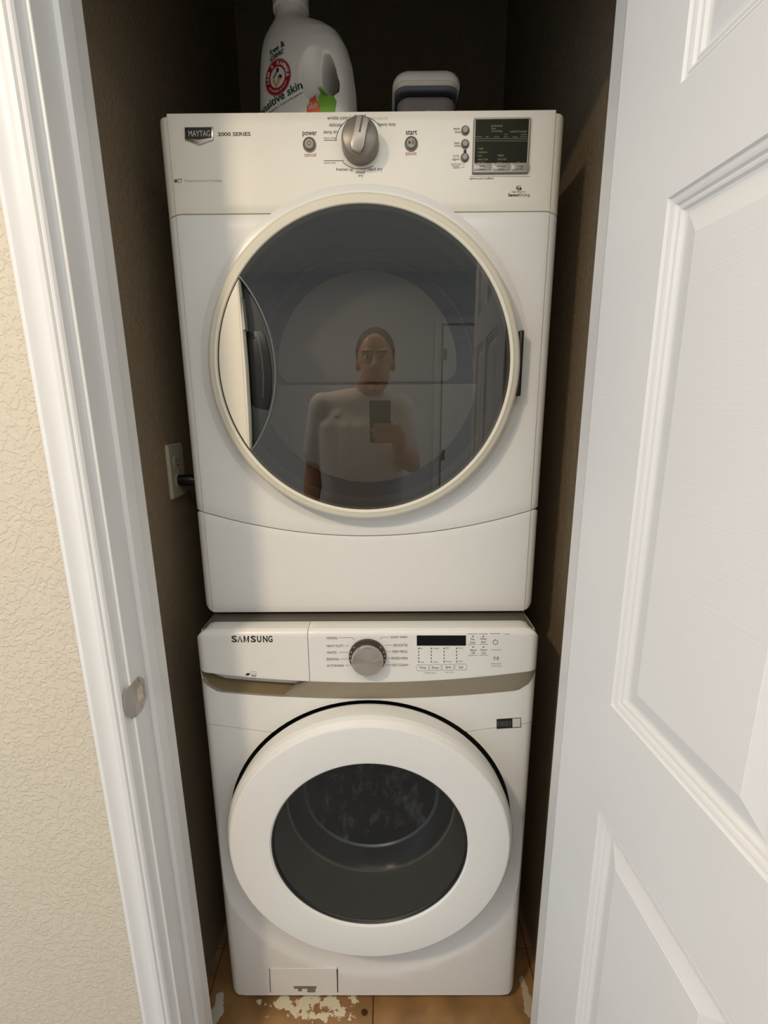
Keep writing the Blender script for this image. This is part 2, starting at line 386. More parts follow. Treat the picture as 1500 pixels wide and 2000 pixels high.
# ------------------------------------------------------------ six panel door, standing open on the right
PZ = [(.215, .886), (1.044, 1.612), (1.709, 1.925)]; PS = [(.1125, .345), (.408, .590)]
DW, DH, DT = .700, 2.032, .035
def door_leaf(name, hx, hy, ang, PS=PS, DW=DW, knob=True):
    """leaf swung about its hinge edge; local s runs along the leaf, n through it"""
    sd = Vector((math.sin(ang), -math.cos(ang), 0)); nd = Vector((math.cos(ang), math.sin(ang), 0)); O = Vector((hx, hy, 0))
    P = lambda s, n, z: O+sd*s+nd*n+Vector((0, 0, z))
    root = None; g = G(); ss = [0, PS[0][0], PS[0][1], PS[1][0], PS[1][1], DW]; zs = [.012, PZ[0][0], PZ[0][1], PZ[1][0], PZ[1][1], PZ[2][0], PZ[2][1], DH]
    for n in (0, DT):
        for i in range(5):
            for k in range(7):
                if i in (1, 3) and k in (1, 3, 5): continue
                g.add([P(ss[i], n, zs[k]), P(ss[i+1], n, zs[k]), P(ss[i+1], n, zs[k+1]), P(ss[i], n, zs[k+1])], [(0, 1, 2, 3)])
    for i in range(5):
        for z in (.012, DH): g.add([P(ss[i], 0, z), P(ss[i+1], 0, z), P(ss[i+1], DT, z), P(ss[i], DT, z)], [(0, 1, 2, 3)])
    for k in range(7):
        for s in (0, DW): g.add([P(s, 0, zs[k]), P(s, 0, zs[k+1]), P(s, DT, zs[k+1]), P(s, DT, zs[k])], [(0, 1, 2, 3)])
    for i in (1, 3):
        for k in (1, 3, 5):
            for q in range(4):
                c = [(ss[i], zs[k]), (ss[i+1], zs[k]), (ss[i+1], zs[k+1]), (ss[i], zs[k+1])]; a, b = c[q], c[(q+1) % 4]
                g.add([P(a[0], 0, a[1]), P(b[0], 0, b[1]), P(b[0], .0012, b[1]), P(a[0], .0012, a[1])], [(0, 1, 2, 3)])
    root = structure(g.build(name, M_doorp, sm=False))
    loops = [(0, .0), (.0015, .0028), (.0045, .0032), (.0055, .0024), (.0085, .0034), (.0105, .0062), (.0125, .0050), (.0150, .0056), (.0170, .0086), (.0200, .0092), (.0235, .0086), (.0430, .0022), (.0440, .0016)]
    for i in (0, 1):
        for z0, z1 in PZ:
            s0, s1 = PS[i]; g = G()
            for side in (0, 1):
                v = []; f = []
                for d, dep in loops:
                    for s, z in ((s0+d, z0+d), (s1-d, z0+d), (s1-d, z1-d), (s0+d, z1-d)): v.append(P(s, dep if side == 0 else DT-dep, z))
                for q in range(len(loops)-1):
                    for e in range(4): ee = (e+1) % 4; f.append((q*4+e, q*4+ee, q*4+4+ee, q*4+4+e))
                k = (len(loops)-1)*4; f.append((k, k+1, k+2, k+3)); g.add(v, f)
            g.build('panel', M_doorp, root, sm=False)
    for z in (.22, 1.02, 1.82):
        h = G().tube([P(-.004, DT+.004, z-.044), P(-.004, DT+.004, z+.044)], .005, 10, caps=False)
        h.add([P(0, DT-.001, z-.044), P(.03, DT-.001, z-.044), P(.03, DT+.001, z-.044), P(0, DT+.001, z-.044), P(0, DT-.001, z+.044), P(.03, DT-.001, z+.044), P(.03, DT+.001, z+.044), P(0, DT+.001, z+.044)], [(0, 1, 2, 3), (4, 5, 6, 7), (0, 1, 5, 4), (1, 2, 6, 5), (2, 3, 7, 6), (3, 0, 4, 7)])
        h.build('hinge', M_chrome, root)
    if knob:
        for sg, n0 in ((-1, 0), (1, DT)):
            ks = [(0, 0), (.030, 0), (.031, .004), (.026, .008), (.012, .010), (.011, .030), (.020, .036), (.0265, .046), (.0265, .056), (.020, .063), (.008, .066), (0, .066)]
            v = []; f = []; seg = 28
            for r, h in ks:
                for q in range(seg): a = 2*PI*q/seg; v.append(P(DW-.06+r*math.cos(a), n0+sg*h, .915+r*math.sin(a)))
            for q in range(len(ks)-1):
                for e in range(seg): ee = (e+1) % seg; f.append((q*seg+e, q*seg+ee, (q+1)*seg+ee, (q+1)*seg+e))
            G().add(v, f).build('door_knob', M_chrome, root)
    return root
HA = .0785
def door_grain():
    N = M_doorp.node_tree.nodes; L = M_doorp.node_tree.links; b = N['Principled BSDF']; tc = N.new('ShaderNodeTexCoord'); mp = N.new('ShaderNodeMapping'); mp.inputs['Scale'].default_value = (60, 60, 9)
    mp.inputs['Scale'].default_value = (7, 7, 330)
    n = N.new('ShaderNodeTexNoise'); n.inputs['Scale'].default_value = 1.0; n.inputs['Detail'].default_value = 4; L.new(tc.outputs['Object'], mp.inputs[0]); L.new(mp.outputs[0], n.inputs['Vector'])
    bp = N.new('ShaderNodeBump'); bp.inputs['Strength'].default_value = .16; bp.inputs['Distance'].default_value = .0012; L.new(n.outputs[0], bp.inputs['Height']); L.new(bp.outputs[0], b.inputs['Normal'])
door_grain()
door_leaf('door_1', .3110, .6335, HA)
# closed door in the back wall of the hall, seen only mirrored in the dryer glass
d2 = door_leaf('door_2', .50, YB+.008, PI/2, PS=[(.11, .33), (.42, .64)], DW=.75, knob=False)
structure(G().box((.435, YB, 0), (.492, YB+.018, 2.11)).build('trim_7', M_trim, mods=bevel(.003)))
structure(G().box((1.258, YB, 0), (1.315, YB+.018, 2.11)).build('trim_8', M_trim, mods=bevel(.003)))
structure(G().box((.493, YB, 2.054), (1.257, YB+.018, 2.11)).build('trim_9', M_trim, mods=bevel(.003)))

# ------------------------------------------------------------ ceiling lamp and added fill panel
def fill_panel():  # soft unseen panel, added to brighten the machine fronts
    (x, y, z), pw = FILL_LAMP
    t = thing('added_fill_panel', 'added rectangular fill light on the hall ceiling, out of view', 'lamp', (x, y, ZC))
    g = G()
    for a, b in (((x-.62, y-.32), (x+.62, y-.30)), ((x-.62, y+.30), (x+.62, y+.32)), ((x-.62, y-.30), (x-.60, y+.30)), ((x+.60, y-.30), (x+.62, y+.30))): g.box((a[0], a[1], ZC-.03), (b[0], b[1], ZC))
    g.build('frame', M_trim, t); G().box((x-.6, y-.3, ZC-.018), (x+.6, y+.3, ZC-.004)).build('diffuser', mat('fill panel diffuser', (1, .95, .85, 1), .5, emit=(FILL_COL+(1,), 3)), t)
    ld = bpy.data.lights.new('lamp_light', 'AREA'); ld.shape = 'RECTANGLE'; ld.size = 1.1; ld.size_y = .5; ld.energy = pw; ld.color = FILL_COL
    lo = bpy.data.objects.new('lamp_light', ld); link(lo, t); lo.location = (0, 0, -.035)
def lamp(nm, spec, label):
    (x, y, z), pw = spec
    t = thing('ceiling_lamp', label, 'lamp', (x, y, ZC))
    G().lathe([(0, ZC), (.11, ZC), (.115, ZC-.008), (.105, ZC-.018), (.095, ZC-.014)], x, 0, 48, 'z', cy=y).build('trim_ring', M_trim, t)
    G().lathe([(.096, ZC-.012), (.094, ZC-.018), (.06, ZC-.022), (0, ZC-.023)], x, 0, 48, 'z', cy=y).build('diffuser', mat('lamp diffuser', (1, .9, .75, 1), .5, emit=(LAMP_COL+(1,), 3)), t)
    ld = bpy.data.lights.new('lamp_light', 'AREA'); ld.shape = 'DISK'; ld.size = .17; ld.energy = pw; ld.color = LAMP_COL
    lo = bpy.data.objects.new('lamp_light', ld); link(lo, t); lo.location = (0, 0, -.03)
lamp('a', LAMP_A, 'round flush ceiling lamp left of the closet opening')
fill_panel()

# ------------------------------------------------------------ washer
YW = .8393; WW = .340; WB = .034
washer = thing('front_load_washer', 'white front-load washer with round door standing under the dryer on brown tiles', 'washer', (0, 1.2, 0))
def yround(y0, xc, rc, lean=0):
    def f(x, t=1): 
        d = max(0, abs(x)-xc); return y0+rc-math.sqrt(max(0, rc*rc-d*d))+lean*t
    return f
def xsamp(W_, xc, n=24, m=6, a=None, b=None):
    xs = [-W_+(W_-xc)*(1-math.cos(PI/2*i/m)) for i in range(m)]+frange(-xc, xc, n)+[xc+(W_-xc)*math.sin(PI/2*i/m) for i in range(1, m+1)]
    if a is not None: xs = [x for x in xs if x > a+1e-4]; xs = [a]+xs
    if b is not None: xs = [x for x in xs if x < b-1e-4]+[b]
    return xs
G().box((-WW+.0015, YW+.028, WB), (WW-.0015, 1.60, .975)).build('cabinet', M_white, washer, mods=bevel(.004))
cut([o for o in washer.children if o.name.startswith('cabinet')][0], G().lathe([(0, YW-.08), (.27, YW-.08), (.27, YW+.24), (0, YW+.24)], .001, .5425, 96))
for x in (-.27, .27):
    for y in (.93, 1.52): G().lathe([(0, 0), (.022, 0), (.022, .012), (.012, .014), (.012, .036)], x, 0, 20, 'z', cy=y).build('foot', M_blackm, washer)
G().box((-WW+.010, YW+.018, .9752), (WW-.010, 1.58, .9838)).build('top_panel', mat('shaded white top', lin(88, 83, 72), .5, scale=40, vary=.2), washer, mods=bevel(.003))  # white plate; the shade under the dryer is put into its grey
bandtop = lambda x: .8731+.225*x*x
def bandbot(x):
    a = abs(x); z = .8361+.19*a*a
    if a > .300: z += (a-.300)**2*24
    return min(z, bandtop(x)-.003)
seamz = lambda x: .757+.155*max(0, abs(x)-.19)
yfw = yround(YW, .322, .018)
def ztop_c(x): a = abs(x); return .987-.030*(1-math.sqrt(max(0, 1-(max(0, a-.306)/.0345)**2)))
def yfc(x, t):
    z = bandtop(x)+(ztop_c(x)-bandtop(x))*t
    return yfw(x)+(max(0, z-.975)/.012)**2*.009
# console: drawer front on the left, control fascia to the right
XD = -.1165
con = G().shell(xsamp(WW, .306, n=30, m=14, a=XD+.0006), 30, yfc, ztop_c, bandtop, YW+.04).build('control_panel', M_white2, washer, mods=bevel(.0012, 2))
drw = G().shell(xsamp(WW, .306, n=30, m=14, b=XD-.0006), 30, yfc, ztop_c, lambda x: bandtop(x), YW+.04).build('detergent_drawer', M_white2, washer, mods=bevel(.0012, 2))
# metallic band, right part cut on a slant, and the drawer pull under the drawer
XA, XBt = -.1190, -.1700
def slant(t): return XBt+(XA-XBt)*t
xs = xsamp(WW, .322, a=XA); n = len(xs); g = G(); v = []; f = []
g.shell(xs, 6, lambda x, t: yfw(x)+.0012, bandtop, bandbot, YW+.04)
g.prism([(XA, bandbot(XA)), (XA, bandtop(XA)), (XBt, bandbot(XBt))][::-1], YW+.0012, YW+.04)
g.build('trim_band', M_bronze, washer)
xs = xsamp(WW, .322, b=XA); 
def pull_y(x, t):
    k = min(1, max(0, (bandtop(x)-bandbot(x))/.03)); return yfw(x)+.003+.034*min(1, max(0, (t-.08))*2.6)*k
G().shell([x for x in xs if x <= XA], 12, pull_y, lambda x: bandtop(x)-.0005, bandbot, YW+.055).build('drawer_pull', mat('dark champagne plastic', lin(128, 112, 84), .4, metal=.35), washer)
rp = [(x, bandbot(x)+.0012) for x in xsamp(WW, .322, b=XBt) if x > -.334]+[(XA-.001, bandtop(XA)-.001)]
G().prism(ribbon(rp, .0028), YW-.0006, YW+.010, .001).build('drawer_pull_rim', M_bronze, washer)
# front panels
WCZ, WCX = .5425, .001
up_front = G().shell(xsamp(WW, .322, n=40), 3, lambda x, t: yfw(x)+.0006, lambda x: bandbot(x)-.0006, lambda x: seamz(x)+.0008, YW+.035).build('upper_front_panel', M_white, washer)
def zbot_w(x): a = abs(x); d = max(0, a-.310); return WB+.030-math.sqrt(max(0, .030**2-d*d)) if d < .030 else WB+.030
low_front = G().shell(xsamp(WW, .322, n=40), 30, lambda x, t: yfw(x)+.0012, lambda x: seamz(x)-.0008, zbot_w, YW+.05).build('lower_front_panel', M_white, washer)
dish = G().lathe([(0, YW-.05), (.352, YW-.05), (.352, YW-.0012), (.338, YW+.0040), (.300, YW+.0135), (.285, YW+.0145), (0, YW+.0145)], WCX, .442, 96)
hole = G().lathe([(0, YW-.06), (.288, YW-.06), (.288, YW+.09), (0, YW+.09)], WCX, WCZ, 96)
for o_ in (up_front, low_front):
    if o_ is low_front: cut(o_, dish)
    cut(o_, G().lathe([(0, YW-.06), (.3040, YW-.06), (.3040, YW+.09), (0, YW+.09)], WCX, WCZ-.0135, 96))
# dark gasket ring in the gap, door
G().lathe([(.2995, YW+.016), (.3036, YW+.015), (.3036, YW+.04), (.27, YW+.04), (.27, YW+.024), (.290, YW+.022)], WCX, WCZ-.0135, 96, closed=True).build('door_seal', M_blackm, washer)
wd = G().lathe([(.1985, .7850), (.1985, .7730), (.2015, .7700), (.206, .7690), (.270, .7690), (.2800, .7694), (.2830, .7710), (.2900, .7800), (.2935, .7880), (.2940, .798), (.2915, .8240), (.288, .832), (.1985, .832)], WCX, WCZ, 128, closed=True).build('door', M_white, washer, ang=13)
g = G().lathe([(.1986, .7742), (.1955, .7735), (.1940, .7765), (.1985, .7800)], WCX, WCZ+.0, 96, closed=True).build('glass_rim', M_black, wd)
G().prism(circle(WCX, WCZ, .1955, 96), .7775, .7795).build('door_glass', M_glassW, wd, ang=20)
# glass bowl and drum seen through the pane
M_bowl = glass_mat('bowl glass', (.50, .52, .52, 1), 1.45, .04)
G().lathe([(.196, .7810), (.1945, .84), (.190, .878), (.185, .884)], WCX, WCZ, 96).build('bowl_collar', mat('bowl collar', lin(112, 114, 100), .28, scale=30, vary=.25), wd)
G().lathe([(.1905, .879), (.1895, .8825), (.187, .8840), (.1865, .8800)], WCX, WCZ, 96, closed=True).build('bowl_ring', mat('bright bowl ring', lin(214, 196, 160), .3, metal=.4), wd)
G().lathe([(.186, .884), (.170, .905), (.155, .914)], WCX, WCZ, 96).build('bowl_wall', mat('dark bowl wall', lin(40, 44, 44), .2, scale=20, vary=.4), wd)
G().lathe([(.157, .912), (.153, .9165), (.150, .9150), (.153, .911)], WCX, WCZ, 96, closed=True).build('bowl_ring', mat('grey bowl ring', lin(150, 160, 168), .35, metal=.3), wd)
drum = G().lathe([(.30, .93), (.30, 1.02), (.26, 1.03), (0, 1.035)], WCX, WCZ, 64)
def grime():
    m = mat('water-stained steel', lin(40, 44, 44), .3, metal=.3); N = m.node_tree.nodes; L = m.node_tree.links; b = N['Principled BSDF']; tc = N.new('ShaderNodeTexCoord')
    mp = N.new('ShaderNodeMapping'); mp.inputs['Scale'].default_value = (26, 26, 13); n = N.new('ShaderNodeTexNoise'); n.inputs['Scale'].default_value = 1; n.inputs['Detail'].default_value = 7; n.inputs['Roughness'].default_value = .7
    L.new(tc.outputs['Object'], mp.inputs[0]); L.new(mp.outputs[0], n.inputs['Vector']); r = N.new('ShaderNodeValToRGB'); e = r.color_ramp.elements
    e[0].position = .50; e[0].color = lin(20, 23, 22); e[1].position = .74; e[1].color = lin(170, 176, 172); L.new(n.outputs[0], r.inputs[0]); L.new(r.outputs[0], b.inputs['Base Color']); return m
G().lathe([(.153, .9145), (.120, .925), (.06, .932), (0, .934)], WCX, WCZ, 96).build('bowl_back', grime(), wd)
# pump cover bottom left
pc = G().prism([(lambda q: (q.x, q.z))(measure(*p, YW)) for p in ((528, 1937), (659, 1938), (657, 1893), (527, 1892))], YW+.0004, YW+.004).build('pump_cover', M_white, washer)
marks([[(657.5, 1893), (659.5, 1893), (660.5, 1938), (658.5, 1938)], [(526, 1892), (527.2, 1892), (529, 1938), (527.6, 1938)]], YW+.0006, M_ink, pc, 'cover_gap')
marks([pxrect(574, 1926, 618, 1931), pxrect(600, 1931, 616, 1938), pxrect(582, 1931, 590, 1936)], YW+.0002, mat('worn patch', lin(128, 118, 100), .7, scale=200, vary=.3), pc, 'worn_patch')
# knob
kc = measure(718, 1281, YW)
kb = G().lathe([(.0370, YW), (.0370, YW-.004), (.0365, YW-.006), (.0300, YW-.006), (.0, YW-.006)], kc.x, kc.z, 72).build('knob_collar', mat('dark chrome collar', lin(84, 80, 74), .25, metal=.6), con)
G().lathe([(.0310, YW-.006), (.0312, YW-.020), (.0300, YW-.0225), (.0285, YW-.0232), (0, YW-.0236)], kc.x, kc.z-.001, 72).build('selector_knob', M_chrome, con)
def brushed():
    m = bpy.data.materials.new('spun metal'); m.use_nodes = True; N = m.node_tree.nodes; L = m.node_tree.links; b = N['Principled BSDF']; b.inputs['Metallic'].default_value = 1; b.inputs['Roughness'].default_value = .32
    b.inputs['Base Color'].default_value = lin(205, 198, 186); b.inputs['Anisotropic'].default_value = .9; b.inputs['Anisotropic Rotation'].default_value = .0
    tc = N.new('ShaderNodeTexCoord'); cr = N.new('ShaderNodeVectorMath'); cr.operation = 'CROSS_PRODUCT'; cr.inputs[1].default_value = (0, 1, 0); nm = N.new('ShaderNodeVectorMath'); nm.operation = 'NORMALIZE'
    L.new(tc.outputs['Object'], cr.inputs[0]); L.new(cr.outputs[0], nm.inputs[0]); L.new(nm.outputs[0], b.inputs['Tangent']); return m
G().lathe([(.0286, YW-.0233), (.0284, YW-.0240), (0, YW-.0243)], 0, 0, 72).build('knob_cap', brushed(), None)
kcap = C.objects['knob_cap']; kcap.location = (kc.x, 0, kc.z-.001); 
off = world_offset(con); kcap.parent = con; kcap.location = Vector((kc.x, 0, kc.z-.001))-off
ticks = [(arc(kc.x, kc.z, .0340, a-.05, a+.05, 3)) for a in [math.radians(d) for d in (20, 5, -10, -26, 160, 175, 190, 206, 40, 140)]]
flat([ribbon(t, .0022) for t in ticks], YW-.0062, M_silver, con, 'tick_mark')
# washer print
words([(457.5, 1248, 10.5, 13, 'S')], YW, M_ink, drw, bold=.03); words([(494.8, 1248, 10.3, 13, 'S'), (506.3, 1248, 8.6, 13, 'U'), (518, 1248, 9, 13, 'N'), (528, 1248, 8.6, 13, 'G')], YW, M_ink, drw, bold=.03); marks([ribbon([(464.6, 1254.5), (468.6, 1243.0), (472.6, 1254.5)], 2.4), ribbon([(477, 1254.5), (477, 1241.8)], 2.3), ribbon([(485.3, 1254.5), (485.3, 1241.8)], 2.3), ribbon([(477.3, 1242.5), (481.2, 1252.5), (485, 1242.5)], 2.0)], YW, M_ink, drw, 'printed_label')
words([(649, 1246, 22, 4.6, 'NORMAL'), (654.5, 1261.5, 33, 4.6, 'HEAVY DUTY'), (648, 1274.5, 19, 4.6, 'WHITES'), (650, 1287.3, 24, 4.6, 'BEDDING'), (655, 1300, 33, 4.6, 'ACTIVEWEAR'),
       (779, 1244.5, 33, 5, 'QUICK WASH'), (782, 1260, 28, 5, 'DELICATES'), (781, 1272.7, 29, 5, 'PERM PRESS'), (780.5, 1285.6, 31, 5, 'RINSE+SPIN'), (782, 1298.5, 32, 5, 'SELF CLEAN*')], YW, M_ink, con, bold=.0)
L2 = []
for a, b_ in (((662, 1245.5), (688, 1245.5)), ((674, 1261), (681, 1261)), ((661, 1274), (680, 1274)), ((665, 1287), (680, 1287)), ((674, 1299.5), (683, 1299.5)), ((760, 1244.5), (745, 1244.5)), ((766, 1260), (751, 1260)), ((764, 1272.7), (756, 1272.7)), ((764, 1285.6), (756, 1285.6)), ((765, 1298.5), (752, 1299)), ((688, 1245.5), (693, 1250)), ((745, 1244.5), (741, 1249))): L2.append(ribbon([a, b_], .7))
marks(L2, YW, M_inkg, con, 'leader_line')
marks([pxrect(814, 1241, 910, 1261)], YW, mat('black display', lin(10, 10, 10), .2, spec=.2), con, 'display')
g4 = []
for x in (817, 841.5, 866.5, 891):
    for k in range(5): g4.append(pxrect(x, 1265+k*6.4, x+1.6, 1268+k*6.4))
g4 += [pxrect(922, 1242, 925, 1243.8), pxrect(942.5, 1242, 945.5, 1243.8), pxrect(922.5, 1262.8, 925.5, 1264.6), pxrect(943, 1262.8, 946, 1264.6)]
marks(g4, YW, M_ink, con, 'indicator_dot')
boxes = [rrect(814+24.7*k, 837+24.7*k, 1298.2-k*.5, 1310-k*.5, 2.4, 3) for k in range(4)]
marks([ribbon(b_+[b_[0]], .55) for b_ in boxes]+[ribbon([(a, c), (b_, c)], .7) for a, b_, c in ((913, 932, 1238), (935, 953, 1238), (913, 931, 1259), (936, 953.5, 1258.6), (914.5, 933, 1280), (936, 954, 1279.5), (957, 977.5, 1237.3), (959, 979, 1269), (959.5, 980, 1301))], YW, M_inkg, con, 'outline')
words([(825.3, 1304.4, 13, 6, 'Temp'), (850.3, 1303.8, 13, 5, 'Rinse'), (875.5, 1303.4, 11, 6, 'Spin'), (900, 1302.8, 8, 5, 'Soil'), (923, 1248.3, 7, 4.2, 'Pre'), (923.3, 1254.4, 10, 4.2, 'Soak'), (944, 1248, 12, 5, 'Delay'), (944, 1253.8, 8, 4.2, 'End'),
       (924, 1269.3, 13, 4.2, 'Alarm'), (924, 1275.3, 7, 4.2, 'Off'), (945, 1269, 13, 4.2, 'Smart'), (944.5, 1275, 9, 4.2, 'Care')], YW, M_ink, con)
words([(822, 1266, 6, 3.2, 'Hot'), (850.5, 1266, 13, 3.2, '5 times'), (873, 1265.8, 8, 3.6, 'High'), (899, 1265.6, 11, 3.6, 'Heavy'), (823.5, 1293, 9, 3.2, 'Cold'), (850, 1292.5, 11, 3.2, '1 time'), (876, 1292, 13, 3.6, 'No Spin'), (899, 1291.6, 9, 3.6, 'Light'),
       (839, 1313.8, 28, 3.4, '- *Child Lock -'), (877, 1313, 18, 3.4, '*Spin Only'), (969.5, 1296, 20, 3.2, 'Hold to Start'), (988.5, 1238, 13, 3.2, '* 3 sec'), (496, 1325, 9, 2.6, 'energy')], YW, M_inkg, con)
pc_ = (967.5, 1254)
marks([ribbon([(pc_[0]+4.6*math.cos(a), pc_[1]+4.6*math.sin(a)) for a in frange(-PI/2+.5, 1.5*PI-.5, 24)], .9), ribbon([(967.5, 1248), (967.5, 1252.5)], .9),
       ribbon([(964.8, 1282.5), (964.8, 1289.5), (970, 1286), (964.8, 1282.5)], .9), ribbon([(971.6, 1282.3), (971.6, 1289.7)], .8), ribbon([(973.4, 1282.3), (973.4, 1289.7)], .8)], YW, M_ink, con, 'button_symbol')
marks([[(484+4.2*math.cos(a)*1.0, 1317+2.4*math.sin(a)-1.2*math.cos(a)*.6) for a in frange(0, 2*PI-.3, 16)], ], YW, M_ink, drw, 'printed_emblem')
marks([ribbon([(491, 1311.5), (500.5, 1311.5), (500.5, 1320), (491, 1320), (491, 1311.5)], .5), ribbon([(491, 1317), (495, 1315), (500, 1316)], .6), pxrect(491, 1318.5, 500.5, 1321)], YW, M_inkg, drw, 'printed_emblem')
st_ = thing('sticker', 'small black and white sticker right of the washer door', 'sticker', (measure(993, 1413, YW).x, YW, measure(993, 1413, YW).z))
marks([[(970, 1423.5), (1017.5, 1420.5), (1017.5, 1401.5), (969.8, 1404.5)]], YW+.0003, M_black, st_, 'backing')
marks([[(1001, 1420.3), (1016.3, 1419.3), (1016.3, 1402.6), (1000.8, 1403.6)]], YW-.0001, mat('white sticker', lin(214, 210, 198), .6), st_, 'white_field')
marks([ribbon([(972.5+k*9, 1409.5), (979+k*9, 1409), (979+k*9, 1417.5), (972.5+k*9, 1418), (972.5+k*9, 1409.5)], .8) for k in range(3)]+[ribbon([(974+k*9, 1413.5), (978+k*9, 1413.2)], .8) for k in range(3)], YW-.0001, M_inkg, st_, 'pictogram')

# ------------------------------------------------------------ dryer
YD = .9136; DWd = .3455; XC = .3275; RC = .020
dryer = thing('stacked_dryer', 'white dryer with a big smoked glass door stacked on top of the washer', 'dryer', (0, 1.28, .9845))
ZB, ZT = .992, 1.8965
G().box((-DWd+.0015, YD+.03, ZB+.004), (DWd-.0015, 1.66, ZT-.006)).build('cabinet', M_white, dryer, mods=bevel(.004))
for x in (-.28, .28):
    for y in (1.0, 1.58): G().lathe([(0, .9840), (.02, .9840), (.02, .9925), (.0, .997)], x, 0, 20, 'z', cy=y).build('foot', M_blackm, dryer)
smile = lambda x: 1.1575+.475*x*x if abs(x) < .30 else 1.1575+.475*.09+(abs(x)-.30)*.285
toe_t = lambda x: smile(x)-.0014-(max(0, abs(x)-.333)/.0125)**2*.006
SEAM = 1.7442
def yfd(x, t=1):
    a = abs(x)
    if a <= XC: return YD
    d = a-XC; return YD+.0016+(RC-math.sqrt(max(0, RC*RC-d*d)))
def xd(W_=DWd): return [-W_+(W_-XC)*(1-math.cos(PI/2*i/8)) for i in range(8)]+[-XC-.0012]+frange(-XC, XC, 72)+[XC+.0012]+[XC+(W_-XC)*math.sin(PI/2*i/8) for i in range(1, 9)]
zt_cp = lambda x: ZT if abs(x) <= XC+.001 else ZT-.004-(max(0, abs(x)-XC-.008)/.0145)**2.5*.008
zb_cp = lambda x: SEAM+.0009-(max(0, abs(x)-XC+.006)/.030)*.0060
cpan = G().shell(xd(), 10, yfd, zt_cp, zb_cp, YD+.045).build('control_panel', M_cream_plastic if False else mat('warm white console', lin(229, 225, 212), .3, scale=200), dryer, mods=bevel(.0015, 2))
fpan = G().shell(xd(), 24, yfd, lambda x: zb_cp(x)-.0018, lambda x: smile(x)+.0006-(0), YD+.045).build('front_panel', M_white, dryer, mods=bevel(.0012, 2))
zb_t = lambda x: ZB+max(0, 0)+(max(0, abs(x)-.322)/.0235)**2.2*.016
G().shell(xd(), 12, yfd, toe_t, zb_t, YD+.045).build('toe_panel', M_white, dryer, mods=bevel(.0025, 3))
G().box((-DWd+.006, YD+.010, ZB+.01), (DWd-.006, YD+.032, ZT-.02)).build('seam_backing', M_ink, dryer, sm=False)
DCX, DCZ = 0.0, 1.4827
hol = G().lathe([(0, YD-.08), (.2735, YD-.08), (.2735, YD+.2), (0, YD+.2)], DCX, DCZ, 96)
cut(cpan, hol); cut(fpan, hol)
for nm in ('seam_backing', 'cabinet'):
    for o_ in dryer.children:
        if o_.name.startswith(nm): cut(o_, G().lathe([(0, YD-.08), (.2735, YD-.08), (.2735, YD+.24), (0, YD+.24)], DCX, DCZ, 96))
G().lathe([(.272, YD+.004), (.288, YD-.0035), (.297, YD-.0025), (.307, YD-.0003), (.308, YD+.003)], DCX, DCZ, 128).build('door_bezel', M_white, dryer, ang=60)
# door: ring, pane, handle side
dd = G().lathe([(.2630, .8860), (.2630, .8790), (.2645, .8770), (.2680, .8762), (.2725, .8785), (.2735, .8790), (.2775, .8800), (.2815, .8835), (.2840, .8890), (.2845, .895), (.2840, .9060), (.280, .9100), (.2630, .9100)], DCX, DCZ, 160, closed=True).build('door', mat('ivory door ring', lin(228, 223, 204), .28, scale=200), dryer, ang=30)
# lens-shaped handle recess: chord on the left, arc on the right
def circ3(a, b, c):
    ax, ay, bx, by, cx, cy = *a, *b, *c; d = 2*(ax*(by-cy)+bx*(cy-ay)+cx*(ay-by))
    ux = ((ax*ax+ay*ay)*(by-cy)+(bx*bx+by*by)*(cy-ay)+(cx*cx+cy*cy)*(ay-by))/d; uy = ((ax*ax+ay*ay)*(cx-bx)+(bx*bx+by*by)*(ax-cx)+(cx*cx+cy*cy)*(bx-ax))/d
    return ux, uy, math.hypot(ax-ux, ay-uy)
HT, HM, HB = (-.2140, 1.6350), (-.1600, 1.4800), (-.2150, 1.3320)
ux, uy, ur = circ3(HT, HM, HB); a0 = math.atan2(HT[1]-uy, HT[0]-ux); a1 = math.atan2(HB[1]-uy, HB[0]-ux)
lens_arc = arc(ux, uy, ur, a0, a1, 30)
RG = .2632; ga0 = math.atan2(HT[1]-DCZ, HT[0]-DCX); ga1 = math.atan2(HB[1]-DCZ, HB[0]-DCX)
big = arc(DCX, DCZ, RG, ga1 if ga1 > -PI else ga1, ga0-0, 90) if ga1 < ga0 else None
# right side of the pane: from HB angle (about -146 deg) up through 0 to HT angle (about 146 deg)
pane = arc(DCX, DCZ, RG, ga1, ga0, 110)+lens_arc[1:-1]
G().prism(pane, .8786, .8806).build('door_glass', M_glassD, dd, ang=20)
RH = .2590
ha0 = math.acos(max(-1, -.2140/RH)); 
crescent = arc(DCX, DCZ, RH, ha0, 2*PI-ha0, 40)+[(-.2120, 1.40), (-.2110, 1.4827), (-.2120, 1.56)]
G().prism(crescent[::-1], .8705, .8900, .003).build('door_handle', mat('handle plate', lin(232, 226, 208), .3, scale=200), dd)
ring_gap = arc(DCX, DCZ, .2610, ha0-.01, 2*PI-ha0+.01, 40)
flat([ribbon(ring_gap, .004)], .8800, M_ink, dd, 'handle_gap')
G().prism([(-.2105, 1.60), (-.2080, 1.547), (-.2060, 1.5475), (-.2080, 1.5475), (-.2125, 1.5450)][::-1], .8735, .892).build('handle_edge', M_silver, dd)
lens = lens_arc+[(-.2230, 1.40), (-.2230, 1.56)]
lc = G().prism(lens, .8965, .9000).build('handle_recess', mat('dark handle recess', lin(52, 56, 54), .35), dd)
fl = inset(lens_arc+[HB], .0)
v = []; nA = len(lens_arc)
for x, z in lens_arc: v.append((x, .8782, z))
for x, z in lens_arc: v.append((x-.006, .8968, z))
